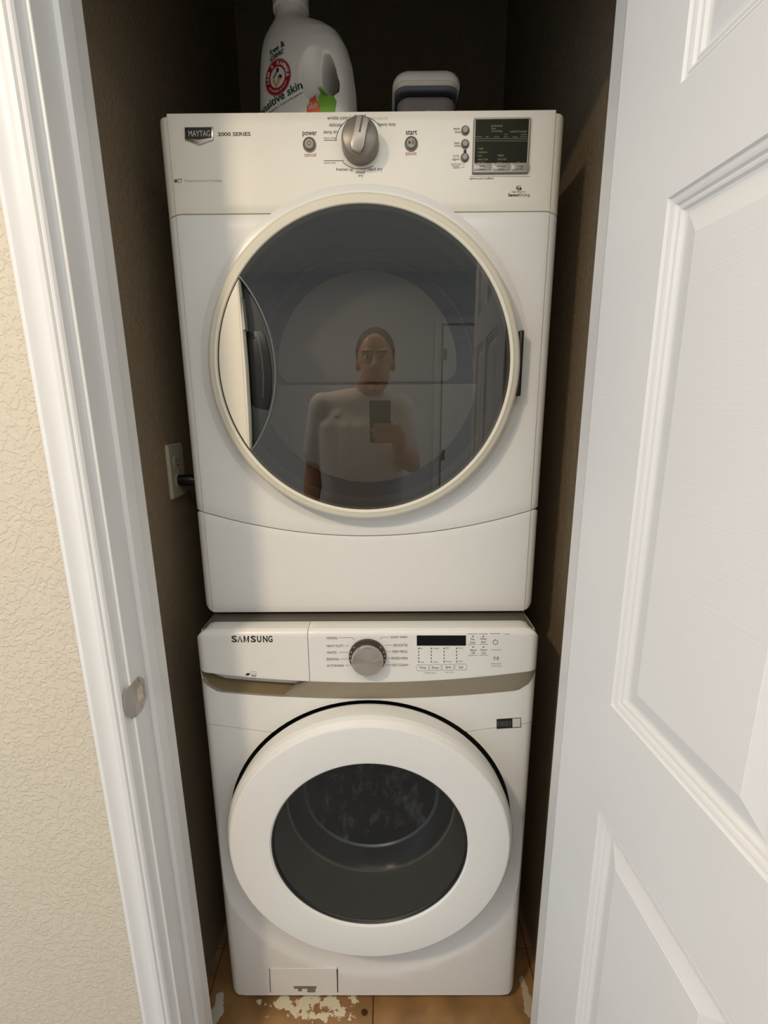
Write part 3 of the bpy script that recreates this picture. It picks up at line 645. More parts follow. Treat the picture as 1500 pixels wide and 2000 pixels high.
G().add(v, [(i, i+1, nA+i+1, nA+i) for i in range(nA-1)]).build('recess_wall', mat('recess wall', lin(50, 53, 52), .35), dd)
G().prism(ribbon(lens_arc, .0026), .8772, .8800, .0008).build('recess_rim', mat('grey rim', lin(104, 110, 112), .3), dd)
pk = [(-.2180, 1.5430), (-.2150, 1.5465), (-.1860, 1.5480), (-.1790, 1.5400), (-.1735, 1.51), (-.1710, 1.4780), (-.1730, 1.44), (-.1780, 1.4180), (-.1820, 1.4080), (-.2050, 1.4130), (-.2120, 1.4200), (-.2180, 1.44)]
G().prism(pk, .8940, .8970, .001).build('finger_pocket', M_black, dd)
G().prism(ribbon([(-.192, 1.542), (-.187, 1.50), (-.186, 1.47), (-.189, 1.43)], .003), .8930, .8945, .0008).build('pocket_rib', M_dark, dd)
# hinge on the right edge of the ring
G().box((.2805, .889, 1.43), (.2885, .911, 1.545)).build('hinge_cover', M_black, dryer, mods=bevel(.002))
# liner behind the glass
zc = DCZ
G().lathe([(.2630, .9000), (.2560, .9100), (.2460, .9150)], DCX, zc, 96).build('liner_rim', mat('liner rim', lin(72, 72, 62), .5), dd)
G().lathe([(.2460, .9150), (.2350, .9636)], DCX, zc, 96).build('liner_ring', mat('liner ring', lin(34, 36, 34), .5), dd)
G().lathe([(.2350, .9636), (.2375, .9650), (.2330, 1.01)], DCX, zc, 96).build('liner_ring', mat('liner ring b', lin(38, 38, 30), .5), dd)
low = [(max(-.2345, min(.2345, x)), z) for x, z in [(.2335, 1.4605), (-.2335, 1.4605)]]+arc(DCX, zc, .2345, PI+.095, 2*PI-.095, 48)
G().prism(low, 1.028, 1.034, .002).build('lower_liner_panel', M_linerD, dd)
upo = arc(DCX, zc, .2345, -.12, PI+.12, 52)
G().prism(upo, 1.052, 1.056).build('upper_liner_panel', mat('liner mid', lin(50, 49, 36), .5), dd)
G().lathe([(.2290, 1.0495), (.2262, 1.0520)], DCX, zc, 96, a0=.02, a1=PI-.02).build('liner_bead', mat('liner bead', lin(140, 134, 112), .4), dd)
rD = .192
cD = arc(rD-.03, 1.4950, .03, -PI/2, -.05, 6)+[(rD*math.cos(PI*k/40), 1.4975+rD*.99*math.sin(PI*k/40)) for k in range(41)]+arc(-rD+.03, 1.4950, .03, PI+.05, 1.5*PI, 6)
G().prism(cD, 1.0490, 1.0520, .002).build('liner_window', M_linerD, dd)
G().prism([(-.2325, 1.4590), (.2325, 1.4590), (.2325, 1.4608), (-.2325, 1.4608)], 1.0268, 1.0290).build('liner_seam', mat('liner seam', lin(44, 42, 36), .5), dd)
# console: badge, knob, buttons, display, print
MX = lambda x, y: (lambda q: (q.x, q.z))(measure(x, y, YD))
G().prism([MX(*p) for p in ((362, 274), (390, 284.5), (417.5, 274), (417, 249), (361.5, 250))], YD-.003, YD, .0012).build('badge', M_chrome, cpan)
G().prism([MX(*p) for p in ((365, 271), (390, 274.5), (414.5, 271), (414.3, 251), (364.3, 252))], YD-.0036, YD-.002).build('badge_field', M_black, cpan)
words([(389.5, 261, 42, 11.5, 'MAYTAG')], YD-.0037, mat('silver print', lin(200, 196, 186), .4), cpan)
words([(457.5, 262, 64, 7.5, '2000 SERIES')], YD, M_ink, cpan, bold=.02)
words([(348.5, 353.5, 15, 8, 'MCT')], YD, M_ink, cpan, bold=.008)
words([(397, 353.5, 73, 5.5, 'Maytag Commercial Technology')], YD, mat('light grey print', lin(160, 156, 144), .5), cpan)
words([(605, 262.5, 28, 10.5, 'power'), (803.5, 258.8, 22, 9, 'start')], YD, M_ink, cpan, bold=.015)
words([(606, 302, 23, 8, 'cancel'), (803, 301.5, 21, 8, 'pause')], YD, M_inkred, cpan, bold=.005)
words([(662, 230, 46, 7.5, 'wrinkle control'), (655.5, 243.5, 25, 7.5, 'delicate'), (646.5, 258.5, 29, 8.5, 'damp dry'), (756, 243.5, 34, 8.5, 'heavy duty'), (673, 331.5, 33, 8, 'freshen up'), (704, 336, 17, 6.5, 'timed'), (704.5, 343.5, 9, 7, 'dry'), (733, 331, 28, 8, 'rapid dry')], YD, M_ink, cpan, bold=.004)
words([(703, 226, 22, 6, 'normal')], YD, M_ink, cpan, bold=.03)
words([(740, 230.5, 34, 6.5, 'eco normal')], YD, M_inkfaint, cpan)
words([(644, 269.8, 24, 4.2, 'sensor cycles'), (644, 318.5, 23, 4.2, 'timed cycles'), (892, 252.2, 12, 4.5, 'more'), (894, 257.8, 11, 4.8, 'time'), (892.5, 279, 10, 5, 'less'), (893, 284.6, 11, 4.8, 'time'), (890.5, 305, 12, 5.5, 'cycle'), (890, 311.3, 14, 6, 'signal'), (891, 320.5, 22, 3.6, 'temp & selects'), (891, 324, 16, 3.4, 'hold select'), (891, 327.6, 12, 3.4, 'controls')], YD, M_ink, cpan)
words([(940.5, 349, 47, 5.2, 'options and modifiers')], YD, M_ink, cpan, bold=.01)
words([(1013, 375, 27, 4.2, 'high efficiency'), (1024.5, 381.5, 20, 8, 'Drying')], YD, M_ink, cpan)
words([(1003.5, 380.8, 22, 6.2, 'Sensor')], YD, M_ink, cpan, bold=.035)
words([(1014, 367.3, 9, 6.5, 'he')], YD, M_ink, cpan, bold=.03)
marks([ribbon([(1014+6.2*math.cos(a), 367.2+4.2*math.sin(a)) for a in frange(.6, 2*PI-.9, 26)], .8), ribbon([(917, 344.5), (1035, 344.5)], .5), pxrect(905.5, 292.5, 911, 298.5), ribbon([(900, 327.5), (906, 327.5), (906, 320), (903.5, 320)], .5)], YD, M_ink, cpan)
kx, ky = 704, 279
arcl = [(632.5, 274), (658, 274)]+[(kx+48*math.cos(a), 278+51*math.sin(a)) for a in frange(math.radians(184), math.radians(325), 30)]
arcb = [(632.5, 314), (671, 314)]+[(kx+40*math.cos(a)*1.0, 302+28*math.sin(a)) for a in frange(math.radians(148), math.radians(52), 22)]
marks([ribbon(arcl, 1.1), ribbon(arcb, 1.1)], YD, M_ink, cpan, 'dial_line')
kz = 1.8475; kx_ = -.0015
kn = G().lathe([(.0315, YD), (.0318, YD-.004), (.0305, YD-.024), (.0292, YD-.0285), (.0270, YD-.0300), (.0, YD-.0300)], kx_, kz, 72).build('timer_knob', mat('pewter knob', lin(124, 119, 110), .36, metal=.35), cpan)
def rotp(pts, a, cx=0, cz=0): c, s = math.cos(a), math.sin(a); return [(cx+x*c-z*s, cz+x*s+z*c) for x, z in pts]
G().prism(rotp([(-.0095, .0240), (-.0115, -.016), (-.0078, -.0248), (0, -.0262), (.0078, -.0248), (.0115, -.016), (.0105, .0235), (0, .0256)], math.radians(-14), kx_, kz), YD-.0370, YD-.0295, .0018).build('knob_grip', mat('grip', lin(158, 152, 142), .32, metal=.35), kn)
G().prism(rotp([(-.0015, .0245), (-.0015, .001), (.0015, .001), (.0015, .0245)], math.radians(-14), kx_, kz), YD-.0374, YD-.0368).build('pointer_line', M_dark, kn, sm=False)
for (bx, by, r_, sym) in ((604.5, 283, .0112, 'p'), (803, 281.5, .0112, 's'), (908.5, 255.5, .0070, ''), (908, 282, .0070, ''), (907.5, 308.5, .0070, '')):
    c = measure(bx, by, YD)
    b_ = G().lathe([(r_, YD), (r_, YD-.0018), (r_*.9, YD-.0026), (r_*.80, YD-.0010), (r_*.76, YD-.0010), (r_*.72, YD-.0040), (r_*.6, YD-.0050), (0, YD-.0052)], c.x, c.z, 40).build('push_button', mat('button grey', lin(142, 136, 126), .36, metal=.2), cpan)
    yy = YD-.0053
    if sym == 'p': flat([ribbon(arc(c.x, c.z, .0030, PI/2+.6, 2.5*PI-.6, 20), .0008), ribbon([(c.x, c.z+.001), (c.x, c.z+.0040)], .0008)], yy, M_ink, b_, 'button_symbol')
    if sym == 's': flat([[(c.x-.0045, c.z-.003), (c.x-.0045, c.z+.003), (c.x-.0003, c.z)][::-1], ribbon([(c.x+.0018, c.z-.003), (c.x+.0018, c.z+.003)], .0011), ribbon([(c.x+.0042, c.z-.003), (c.x+.0042, c.z+.003)], .0011)], yy, M_ink, b_, 'button_symbol')
P4 = lambda x0, y0, x1, y1: [MX(x0, y1), MX(x1, y1), MX(x1, y0), MX(x0, y0)]
q0 = MX(921.5, 341); q1 = MX(1036.5, 231)
df = G().prism(rrect(q0[0], q1[0], q0[1], q1[1], .0022, 3), YD-.0035, YD, .0012).build('display_frame', M_grey, cpan)
q0 = MX(923.5, 338.5); q1 = MX(1034.5, 233)
G().prism(rrect(q0[0], q1[0], q0[1], q1[1], .0015, 2), YD-.0040, YD-.002).build('display_bezel', M_silver, df)
q0 = MX(925.5, 321); q1 = MX(1032, 234.8)
G().prism([(q0[0], q0[1]), (q1[0], q0[1]), (q1[0], q1[1]), (q0[0], q1[1])], YD-.0043, YD-.003).build('screen', M_screen, df, sm=False)
for k, (a, b_) in enumerate(((924.5, 959), (961, 995.5), (997.5, 1032))):
    q0 = MX(a, 335); q1 = MX(b_, 321); G().prism(rrect(q0[0], q1[0], q0[1], q1[1], .0008, 2), YD-.0052, YD-.003, .0006).build('option_button', M_silver, df)
YS = YD-.0044
words([(970, 245.5, 22, 4.6, 'estimated'), (963.5, 251, 9, 4.2, 'time'), (970, 256.5, 21, 5.2, 'remaining'), (1012, 256.5, 33, 4.6, 'control locked'), (934.5, 267.3, 13, 3.6, 'sensing'), (951.5, 267.3, 6, 3.2, 'wet'), (970, 267.5, 10, 3.6, 'damp'), (988, 262.5, 7, 3, 'cool'), (988, 267.2, 8, 3.2, 'down'), (1006, 267.2, 9, 3.6, 'done'), (1023, 262.5, 12, 3.2, 'wrinkle'), (1022.5, 267.3, 13, 3.4, 'prevent'),
       (939, 290.5, 10, 5, 'high'), (942.5, 297, 18, 4.6, 'medium'), (937.5, 304, 8, 4.2, 'low'), (943, 311, 20, 4.4, 'extra low'), (940, 317.7, 14, 4.6, 'air dry'), (978, 304, 11, 4.2, 'more'), (980, 310.5, 16, 4.6, 'normal'), (976, 317.7, 8, 4, 'less'), (1013, 317.5, 5, 3.6, 'on')], YS, M_olive, df)
marks([ribbon([(927, 271), (1029.5, 271), (1030, 275.5), (927, 275), (927, 271)], .7)], YS, M_olive, df)
words([(942, 325, 11, 3.8, 'temp'), (941.5, 330.3, 10, 3.6, 'level'), (978.5, 325, 17, 4, 'dryness'), (978, 330.3, 10, 3.6, 'level'), (1014, 325, 16, 3.8, 'wrinkle'), (1013.5, 330.3, 16, 3.8, 'prevent')], YD-.0053, M_ink, df)

# ------------------------------------------------------------ outlet and plug on the left closet wall
M_out = mat('almond outlet', lin(176, 168, 146), .4)
ol = thing('wall_outlet', 'almond duplex outlet plate on the left closet wall beside the dryer', 'outlet', (CLX, 1.01, 1.28))
oy0, oy1, oz0, oz1 = .974, 1.046, 1.2215, 1.338
def yzr(y0, y1, z0, z1, r, x0, x1, b=0):
    p = rrect(y0, y1, z0, z1, r, 4); n = len(p); rings = [(x0, p), (x1-b, p), (x1, inset(p, b))] if b else [(x0, p), (x1, p)]; v = []; f = []
    for x, q in rings: v += [(x, a, c) for a, c in q]
    for k in range(len(rings)-1): f += [(k*n+i, k*n+(i+1) % n, (k+1)*n+(i+1) % n, (k+1)*n+i) for i in range(n)]
    f += [tuple(range(n)), tuple(range((len(rings)-1)*n, len(rings)*n))]; return G().add(v, f)
yzr(oy0, oy1, oz0, oz1, .004, CLX, CLX+.006, .003).build('cover_plate', M_out, ol)
for z in (1.30, 1.259):
    rc_ = yzr(.9935, 1.0265, z-.0145, z+.0145, .011, CLX+.004, CLX+.0072, .0006).build('receptacle', M_out, ol)
    if z > 1.28:
        for y in (1.0035, 1.0165): yzr(y-.0012, y+.0012, z-.001, z+.007, .0005, CLX+.0070, CLX+.0075).build('slot', M_ink, rc_)
        yzr(1.0075, 1.0125, z-.010, z-.005, .002, CLX+.0070, CLX+.0075).build('slot', M_ink, rc_)
yzr(1.0075, 1.0125, 1.277, 1.282, .0024, CLX+.0055, CLX+.0068).build('screw', M_silver, ol)
pg = thing('power_plug', 'black plug in the lower socket of the wall outlet', 'plug', (CLX+.007, 1.01, 1.259))
G().tube([(CLX+.0085, 1.01, 1.259), (CLX+.034, 1.01, 1.259), (CLX+.046, 1.012, 1.258)], [.0125, .012, .008], 16, caps=False).build('plug_body', M_black, pg)
G().tube([(CLX+.044, 1.012, 1.258), (CLX+.056, 1.022, 1.25), (CLX+.0605, 1.10, 1.20), (CLX+.0605, 1.4, 1.10), (CLX+.0605, 1.64, 1.06)], .0042, 10).build('cord', M_black, pg)

# ------------------------------------------------------------ detergent jug on the dryer
JX, JY, JZ = -.108, 1.055, ZT; JA = math.radians(-20)
jug = thing('detergent_jug', 'white plastic detergent jug with red round emblem on the dryer, left', 'detergent', (JX, JY, JZ)); 
M_jug = mat('white jug plastic', lin(232, 230, 220), .38, scale=120, bump=.02)
# body in jug coordinates (x across, y depth, z up), later turned by JA
secs = [(0, .091, .050, 0, 3.2), (.006, .096, .054, 0, 3.2), (.05, .096, .054, 0, 3.2), (.10, .094, .053, .000, 3.0), (.14, .0905, .052, -.002, 2.8), (.165, .086, .049, -.005, 2.6), (.185, .079, .045, -.010, 2.4), (.200, .067, .040, -.018, 2.2),
        (.212, .050, .035, -.026, 2.0), (.222, .034, .031, -.029, 2.0), (.229, .030, .030, -.029, 2.0), (.245, .030, .030, -.029, 2.0)]
g = G(); NS = 56; v = []; f = []
for z, rx, ry, ox, e in secs:
    for k in range(NS):
        a = 2*PI*k/NS; c, s = math.cos(a), math.sin(a); v.append((ox+rx*math.copysign(abs(c)**(2/e), c), ry*math.copysign(abs(s)**(2/e), s), z))
for i in range(len(secs)-1): f += [(i*NS+k, i*NS+(k+1) % NS, (i+1)*NS+(k+1) % NS, (i+1)*NS+k) for k in range(NS)]
f += [tuple(range(NS))[::-1], tuple(range((len(secs)-1)*NS, len(secs)*NS))]
g.add(v, f)
me = bpy.data.meshes.new('jug_body'); me.from_pydata(g.v, [], g.f); jb = bpy.data.objects.new('jug_body', me); link(jb); me.materials.append(M_jug)
def carve(t, gg):
    m_ = bpy.data.meshes.new('c'); m_.from_pydata(gg.v, [], gg.f); bm = bmesh.new(); bm.from_mesh(m_); bmesh.ops.recalc_face_normals(bm, faces=bm.faces); bm.to_mesh(m_); bm.free()
    c = bpy.data.objects.new('c', m_); C.objects.link(c); md = t.modifiers.new('x', 'BOOLEAN'); md.object = c; md.operation = 'DIFFERENCE'; md.solver = 'EXACT'; bake(t); bpy.data.objects.remove(c)
bmq = bmesh.new(); bmq.from_mesh(me); bmesh.ops.recalc_face_normals(bmq, faces=bmq.faces); bmq.to_mesh(me); bmq.free()
hp = [(x+.020, z-.027) for x, z in [(.030, .100), (.042, .093), (.056, .094), (.064, .102), (.062, .118), (.057, .138), (.050, .156), (.042, .162), (.034, .158), (.028, .140)]]
carve(jb, G().prism(hp, -.09, .09))
for sy in (-1, 1): carve(jb, G().ellipsoid((.041, sy*.062, .105), (.030, .028, .046), 24, 16))
def rem(o):
    r = o.modifiers.new('r', 'REMESH'); r.mode = 'VOXEL'; r.voxel_size = .0024
    s = o.modifiers.new('s', 'SMOOTH'); s.iterations = 7; s.factor = .6
rem(jb); bake(jb)
if not jb.data.materials: jb.data.materials.append(M_jug)
for p in jb.data.polygons: p.use_smooth = True; p.material_index = 0
bvh = BVHTree.FromPolygons([v_.co[:] for v_ in jb.data.vertices], [p.vertices[:] for p in jb.data.polygons])
jb.parent = jug; jug.rotation_euler = (0, 0, JA)
def decal(vs, fs, m, name, lift=.0006, sub=0):
    out = []
    for x, z in vs:
        h = bvh.ray_cast(Vector((x, -.3, z)), Vector((0, 1, 0)))
        out.append((x, (h[0].y if h[0] else -.06)-lift, z))
    me = bpy.data.meshes.new(name); me.from_pydata(out, [], fs); me.materials.append(m); o = bpy.data.objects.new(name, me); link(o, jug); return o
def dtext(s, cx, cz, w, h, rot, m, bold=0, name='label_print', lift=.0012):
    v, f = text_mesh(s, bold); c, sn = math.cos(rot), math.sin(rot); return decal([(cx+p[0]*w*c-p[1]*h*sn, cz+p[0]*w*sn+p[1]*h*c) for p in v], f, m, name, lift)
M_green = mat('dark green print', lin(20, 66, 44), .5); M_red = mat('red print', lin(158, 26, 38), .5); M_lwhite = mat('white print', lin(220, 214, 204), .5)
M_lg = mat('leaf green print', lin(112, 164, 48), .5); M_lg2 = mat('pale green print', lin(176, 200, 128), .5); M_or = mat('orange label print', lin(206, 92, 44), .5); M_navy = mat('navy print', lin(24, 34, 60), .5); M_tan = mat('tan print', lin(206, 150, 96), .5)
LX, LZ = -.034, .111; TL = math.radians(13)
def disc(cx, cz, r0, r1, n=40, a0=0, a1=2*PI, rows=2):
    v = []; f = []
    for k in range(rows+1):
        r = r0+(r1-r0)*k/rows
        for i in range(n+1): a = a0+(a1-a0)*i/n; v.append((cx+r*math.cos(a), cz+r*math.sin(a)))
    for k in range(rows): f += [(k*(n+1)+i, k*(n+1)+i+1, (k+1)*(n+1)+i+1, (k+1)*(n+1)+i) for i in range(n)]
    return v, f
decal(*disc(LX, LZ, .0001, .0292, rows=8), M_lwhite, 'emblem', .0004)
decal(*disc(LX, LZ, .0165, .0278, rows=4), M_red, 'emblem', .0010)
decal(*disc(LX, LZ, .0284, .0292, rows=1), M_red, 'emblem', .0010)
def ringtext(s, r, a0, a1, h, m, inv=False, bold=.01):
    n = len(s); V = []; F = []
    for i, ch in enumerate(s):
        if ch == ' ': continue
        a = a0+(a1-a0)*i/(n-1); v, f = text_mesh(ch, bold); w = h*(.75 if ch not in 'MW' else 1.0)
        if ch in '|I': w = h*.2
        t = a-PI/2 if not inv else a+PI/2; c, sn = math.cos(t), math.sin(t); cx, cz = LX+r*math.cos(a), LZ+r*math.sin(a); k = len(V)
        V += [(cx+p[0]*w*c-p[1]*h*sn, cz+p[0]*w*sn+p[1]*h*c) for p in v]; F += [tuple(q+k for q in ff) for ff in f]
    decal(V, F, m, 'label_print', .0016)
ringtext('ARM & HAMMER', .0222, math.radians(190), math.radians(-5), .0066, M_lwhite, bold=.03)
ringtext('THE STANDARD OF PURITY', .0222, math.radians(215), math.radians(330), .0030, M_lwhite, inv=True)
def poly_decal(pts, m, lift=.0014):
    decal([(LX+x, LZ+z) for x, z in pts], [tuple(range(len(pts)))], m, 'emblem', lift)
poly_decal(ribbon([(-.009, -.002), (-.003, -.014), (.006, -.002)], .0050), M_tan); poly_decal(ribbon([(-.0088, .000), (.0005, .010)], .0022), M_navy); poly_decal([(-.001, .0075), (.0035, .0075), (.0045, .0135), (.0005, .0150), (-.002, .012)], M_navy)
poly_decal([(.001, -.002), (.009, -.004), (.0105, .0005), (.006, .0035), (.003, .001)], M_navy)
dtext('free &', -.034, .1585, .034, .0105, TL, M_green, .02); dtext('clear', -.034, .1485, .032, .0100, TL, M_green, .02); dtext('PERFUMES, DYES', -.034, .1427, .034, .0026, TL, M_green)
dtext('sensitive skin', -.036, .0775, .108, .0140, TL, M_green, .018); dtext('dermatologist | hypoallergenic', -.032, .0645, .105, .0045, TL, M_green)
def dpoly(pts, m, lift=.0008): tri_decal([((a-.045)*.86+.052, b-.016) for a, b in pts], m, lift)
def tri_decal(pts, m, lift):
    bm = bmesh.new(); bm.faces.new([bm.verts.new((a, b, 0)) for a, b in pts]); bmesh.ops.triangulate(bm, faces=bm.faces)
    bmesh.ops.subdivide_edges(bm, edges=bm.edges, cuts=5, use_grid_fill=True); bm.verts.index_update()
    v = [tuple(q.co[:2]) for q in bm.verts]; f = [tuple(q.index for q in p.verts) for p in bm.faces]; bm.free(); decal(v, f, m, 'label_leaf', lift)
dpoly([(.030, .050), (.050, .050), (.058, .080), (.046, .092), (.040, .090)], M_lg2, .0006); dpoly([(.036, .050), (.060, .052), (.064, .078), (.052, .090), (.044, .086)], M_lg, .0010); dpoly([(.058, .052), (.074, .052), (.078, .072), (.070, .084), (.062, .076)], M_lg, .0012)
dpoly([(.014, .050), (.044, .050), (.0435, .066), (.036, .078), (.029, .090), (.022, .078), (.015, .066)], M_or, .0016); dtext('Skin', .0385, .052, .018, .011, 0, M_lwhite, lift=.0022)
cap = G().lathe([(0, 0), (.031, 0), (.0335, .002), (.0335, .050), (.030, .054), (0, .055)], 0, 0, 48, 'z'); me = bpy.data.meshes.new('cap'); me.from_pydata(cap.v, [], cap.f); me.materials.append(M_jug); smooth(me); co = bpy.data.objects.new('cap', me); link(co, jug); co.location = (-.029, 0, .240)

# ------------------------------------------------------------ lidded tub on the dryer, right
tx, ty, tz = .118, 1.060, ZT+.0005
tub = thing('storage_tub', 'clear plastic tub with a white lid on the dryer, right of the jug', 'container', (tx, ty, ZT))
def rbox(hw, hd, z0, z1, r, rnd=0, bot=0, n=6):
    g = G(); rings = []
    pr = []
    if bot: pr += [(bot*(1-math.cos(a)), z0+bot*(1-math.sin(a))) for a in (0,)] 
    steps = [(0, z0)]+[(0, z1-rnd)]
    if rnd: steps += [(rnd*(1-math.cos(PI/2*k/6)), z1-rnd+rnd*math.sin(PI/2*k/6)) for k in range(1, 7)]
    v = []; f = []; N_ = None
    for d, z in steps:
        p = rrect(tx-hw+d, tx+hw-d, ty-hd+d, ty+hd-d, max(.002, r-d*.6), n); N_ = len(p); v += [(a, b, z) for a, b in p]
    for k in range(len(steps)-1): f += [(k*N_+i, k*N_+(i+1) % N_, (k+1)*N_+(i+1) % N_, (k+1)*N_+i) for i in range(N_)]
    f += [tuple(range(N_))[::-1], tuple(range((len(steps)-1)*N_, len(steps)*N_))]; return g.add(v, f)
rbox(.058, .050, tz, tz+.0805, .022).build('tub_body', M_clear, tub, ang=50)
rbox(.0630, .0545, tz+.0970, tz+.1200, .026, .020).build('lid', mat('white lid', lin(240, 234, 220), .42), tub, ang=50)
rbox(.0600, .0515, tz+.0905, tz+.0970, .024).build('lid_rim', mat('lid rim', lin(220, 214, 198), .4), tub, ang=50)
rbox(.0590, .0508, tz+.0835, tz+.0905, .023).build('seal_band', mat('blue-grey seal', lin(104, 108, 114), .45), tub, ang=50)
rbox(.0545, .0470, tz+.004, tz+.0795, .021, .012).build('inner_cup', mat('mauve-grey cup', lin(176, 164, 158), .5, vary=.06), tub, ang=50)
g = G(); v = []; f = []; nn = 14
for i in range(nn+1):
    for k in range(3): xx = tx-.047+.094*i/nn; v.append((xx, ty-.0484, tz+.010+(k*.5)*(.036+.006*math.sin(PI*i/14)+.0012*math.sin(i*.9)+random.uniform(-.0012, .0018))))
for i in range(nn):
    for k in range(2): f.append((i*3+k, i*3+3+k, i*3+4+k, i*3+1+k))
g.add(v, f).build('powder', mat('white powder', lin(216, 208, 192), .9), tub, mods=lambda o: setattr(o.modifiers.new('s', 'SOLIDIFY'), 'thickness', .0012))

# ------------------------------------------------------------ the person taking the picture, and the phone
def wp(a, b, c): return CAM+rt*a+up*b+fw*c
ph = thing('smartphone', 'dark smartphone held up before the chest, mirrored in the dryer glass', 'phone', wp(-.021, -.056, -.0075))
def phone_prism(a0, a1, b0, b1, r, c0, c1, name, m, bev=0):
    p = rrect(a0, a1, b0, b1, r, 5); n = len(p); v = [wp(x, z, c0) for x, z in p]+[wp(x, z, c1) for x, z in p]
    return G().add(v, [(i, (i+1) % n, n+(i+1) % n, n+i) for i in range(n)]+[tuple(range(n)), tuple(range(n, 2*n))]).build(name, m, ph, mods=bevel(bev, 2) if bev else None)
phone_prism(-.0600, .0180, -.1370, .0230, .004, -.0115, -.0035, 'body', mat('phone back', lin(26, 32, 34), .4, spec=.3), .0012)
phone_prism(-.0580, .0160, -.1350, .0210, .003, -.0121, -.0114, 'screen_glass', M_black)
for b_, a_ in ((0, 0), (-.024, 0), (.0, 0)): pass
for b_ in (-.022, -.044, .0): 
    v = [wp(0+.0062*math.cos(2*PI*k/20), b_+.0062*math.sin(2*PI*k/20), c) for c in (-.0036, -.0024) for k in range(20)]
    G().add(v, [(k, (k+1) % 20, 20+(k+1) % 20, 20+k) for k in range(20)]+[tuple(range(20)), tuple(range(20, 40))]).build('camera_lens', M_black, ph)

px0, py0 = -.07, -.36
man = thing('person', 'person in a white t-shirt and grey shorts holding up a phone, mirrored in the glass', 'person', (px0, py0, 0))
M_skin = mat('skin', lin(186, 128, 100), .5, scale=80, bump=.03, vary=.06); M_hair = mat('dark hair', lin(38, 30, 24), .6, scale=200, bump=.4, vary=.3)
M_shirt = mat('white cotton', lin(214, 206, 200), .85, scale=9, bump=.5, vary=.03); M_shorts = mat('grey cotton shorts', lin(92, 92, 94), .85, scale=30, bump=.2); M_shoe = mat('dark shoes', lin(44, 44, 48), .6)
def voxel(name, g, m, parent, size=.005, it=6):
    off = world_offset(parent); me = bpy.data.meshes.new(name); me.from_pydata([Vector(p)-off for p in g.v], [], g.f); bm = bmesh.new(); bm.from_mesh(me)
    bmesh.ops.recalc_face_normals(bm, faces=bm.faces); bm.to_mesh(me); bm.free(); o = bpy.data.objects.new(name, me); link(o, parent)
    r = o.modifiers.new('r', 'REMESH'); r.mode = 'VOXEL'; r.voxel_size = size; s = o.modifiers.new('s', 'SMOOTH'); s.iterations = it; s.factor = .5
    bake(o); o.data.materials.clear(); o.data.materials.append(m)
    for p in o.data.polygons: p.use_smooth = True
    return o
SHL, SHR = Vector((-.235, -.355, 1.415)), Vector((.100, -.345, 1.405))
ELL, WRL = Vector((-.292, -.375, 1.130)), Vector((-.312, -.315, .890))
WRR = wp(.052, -.170, -.050); ELR = Vector((.150, -.285, 1.165))
g = G()
def arm(g, a, b, c, rs): g.tube([a, a.lerp(b, .35), a.lerp(b, .8), b, b.lerp(c, .25), b.lerp(c, .7), c], rs, 16)
arm(g, SHL, ELL, WRL, [.056, .050, .043, .040, .043, .033, .027]); arm(g, SHR, ELR, WRR, [.056, .050, .043, .040, .043, .033, .027])
for sx in (-1, 1):
    hx = px0+sx*.085; g.tube([(hx, py0, .92), (hx+sx*.01, py0+.01, .72), (hx+sx*.015, py0+.015, .50), (hx+sx*.015, py0, .42), (hx+sx*.018, py0-.015, .30), (hx+sx*.02, py0-.005, .10)], [.085, .078, .058, .052, .053, .036], 18)
    g.tube([(hx+sx*.02, py0-.03, .05), (hx+sx*.03, py0+.08, .04), (hx+sx*.035, py0+.15, .03)], [.034, .034, .024], 14)
for dx, r1, r2, r3 in ((-.075, .096, .098, .088), (-.038, .106, .108, .096), (0, .109, .111, .100), (.038, .106, .108, .096), (.075, .096, .098, .088)):
    g.tube([(px0+dx, py0, .93), (px0+dx, py0+.012, 1.05), (px0+dx*1.1, py0+.01, 1.20), (px0+dx*1.35+.004, py0+.004, 1.33), (px0+dx*1.0+.004, py0+.004, 1.38)], [r1, r2, r2, r3, .075], 20)
g.tube([SHL+Vector((.03, 0, .0)), (px0+.005, py0+.005, 1.43), SHR+Vector((-.03, 0, .0))], [.056, .074, .056], 16)
HC = Vector((-.004, -.318, 1.598))
g.tube([(px0+.018, py0+.008, 1.40), (px0+.035, py0+.012, 1.47), HC+Vector((-.004, -.012, -.05))], [.072, .060, .056], 20)
g.ellipsoid(HC+Vector((0, -.008, .026)), (.076, .096, .106), 28, 20); g.ellipsoid(HC+Vector((0, .012, -.042)), (.062, .076, .090), 28, 20); g.ellipsoid(HC+Vector((0, .060, -.108)), (.027, .025, .024), 14, 10)
g.tube([HC+Vector((0, .086, .018)), HC+Vector((0, .104, -.020))], [.008, .013], 10)
for sx in (-1, 1):
    g.ellipsoid(HC+Vector((sx*.077, -.004, -.008)), (.010, .020, .032), 12, 10); g.ellipsoid(HC+Vector((sx*.012, .094, -.021)), (.009, .010, .008), 10, 8); g.tube([HC+Vector((sx*.014, .084, .034)), HC+Vector((sx*.048, .072, .034))], .009, 8)
g.tube([HC+Vector((-.022, .079, -.066)), HC+Vector((0, .087, -.066)), HC+Vector((.022, .079, -.066))], [.005, .0075, .005], 8)
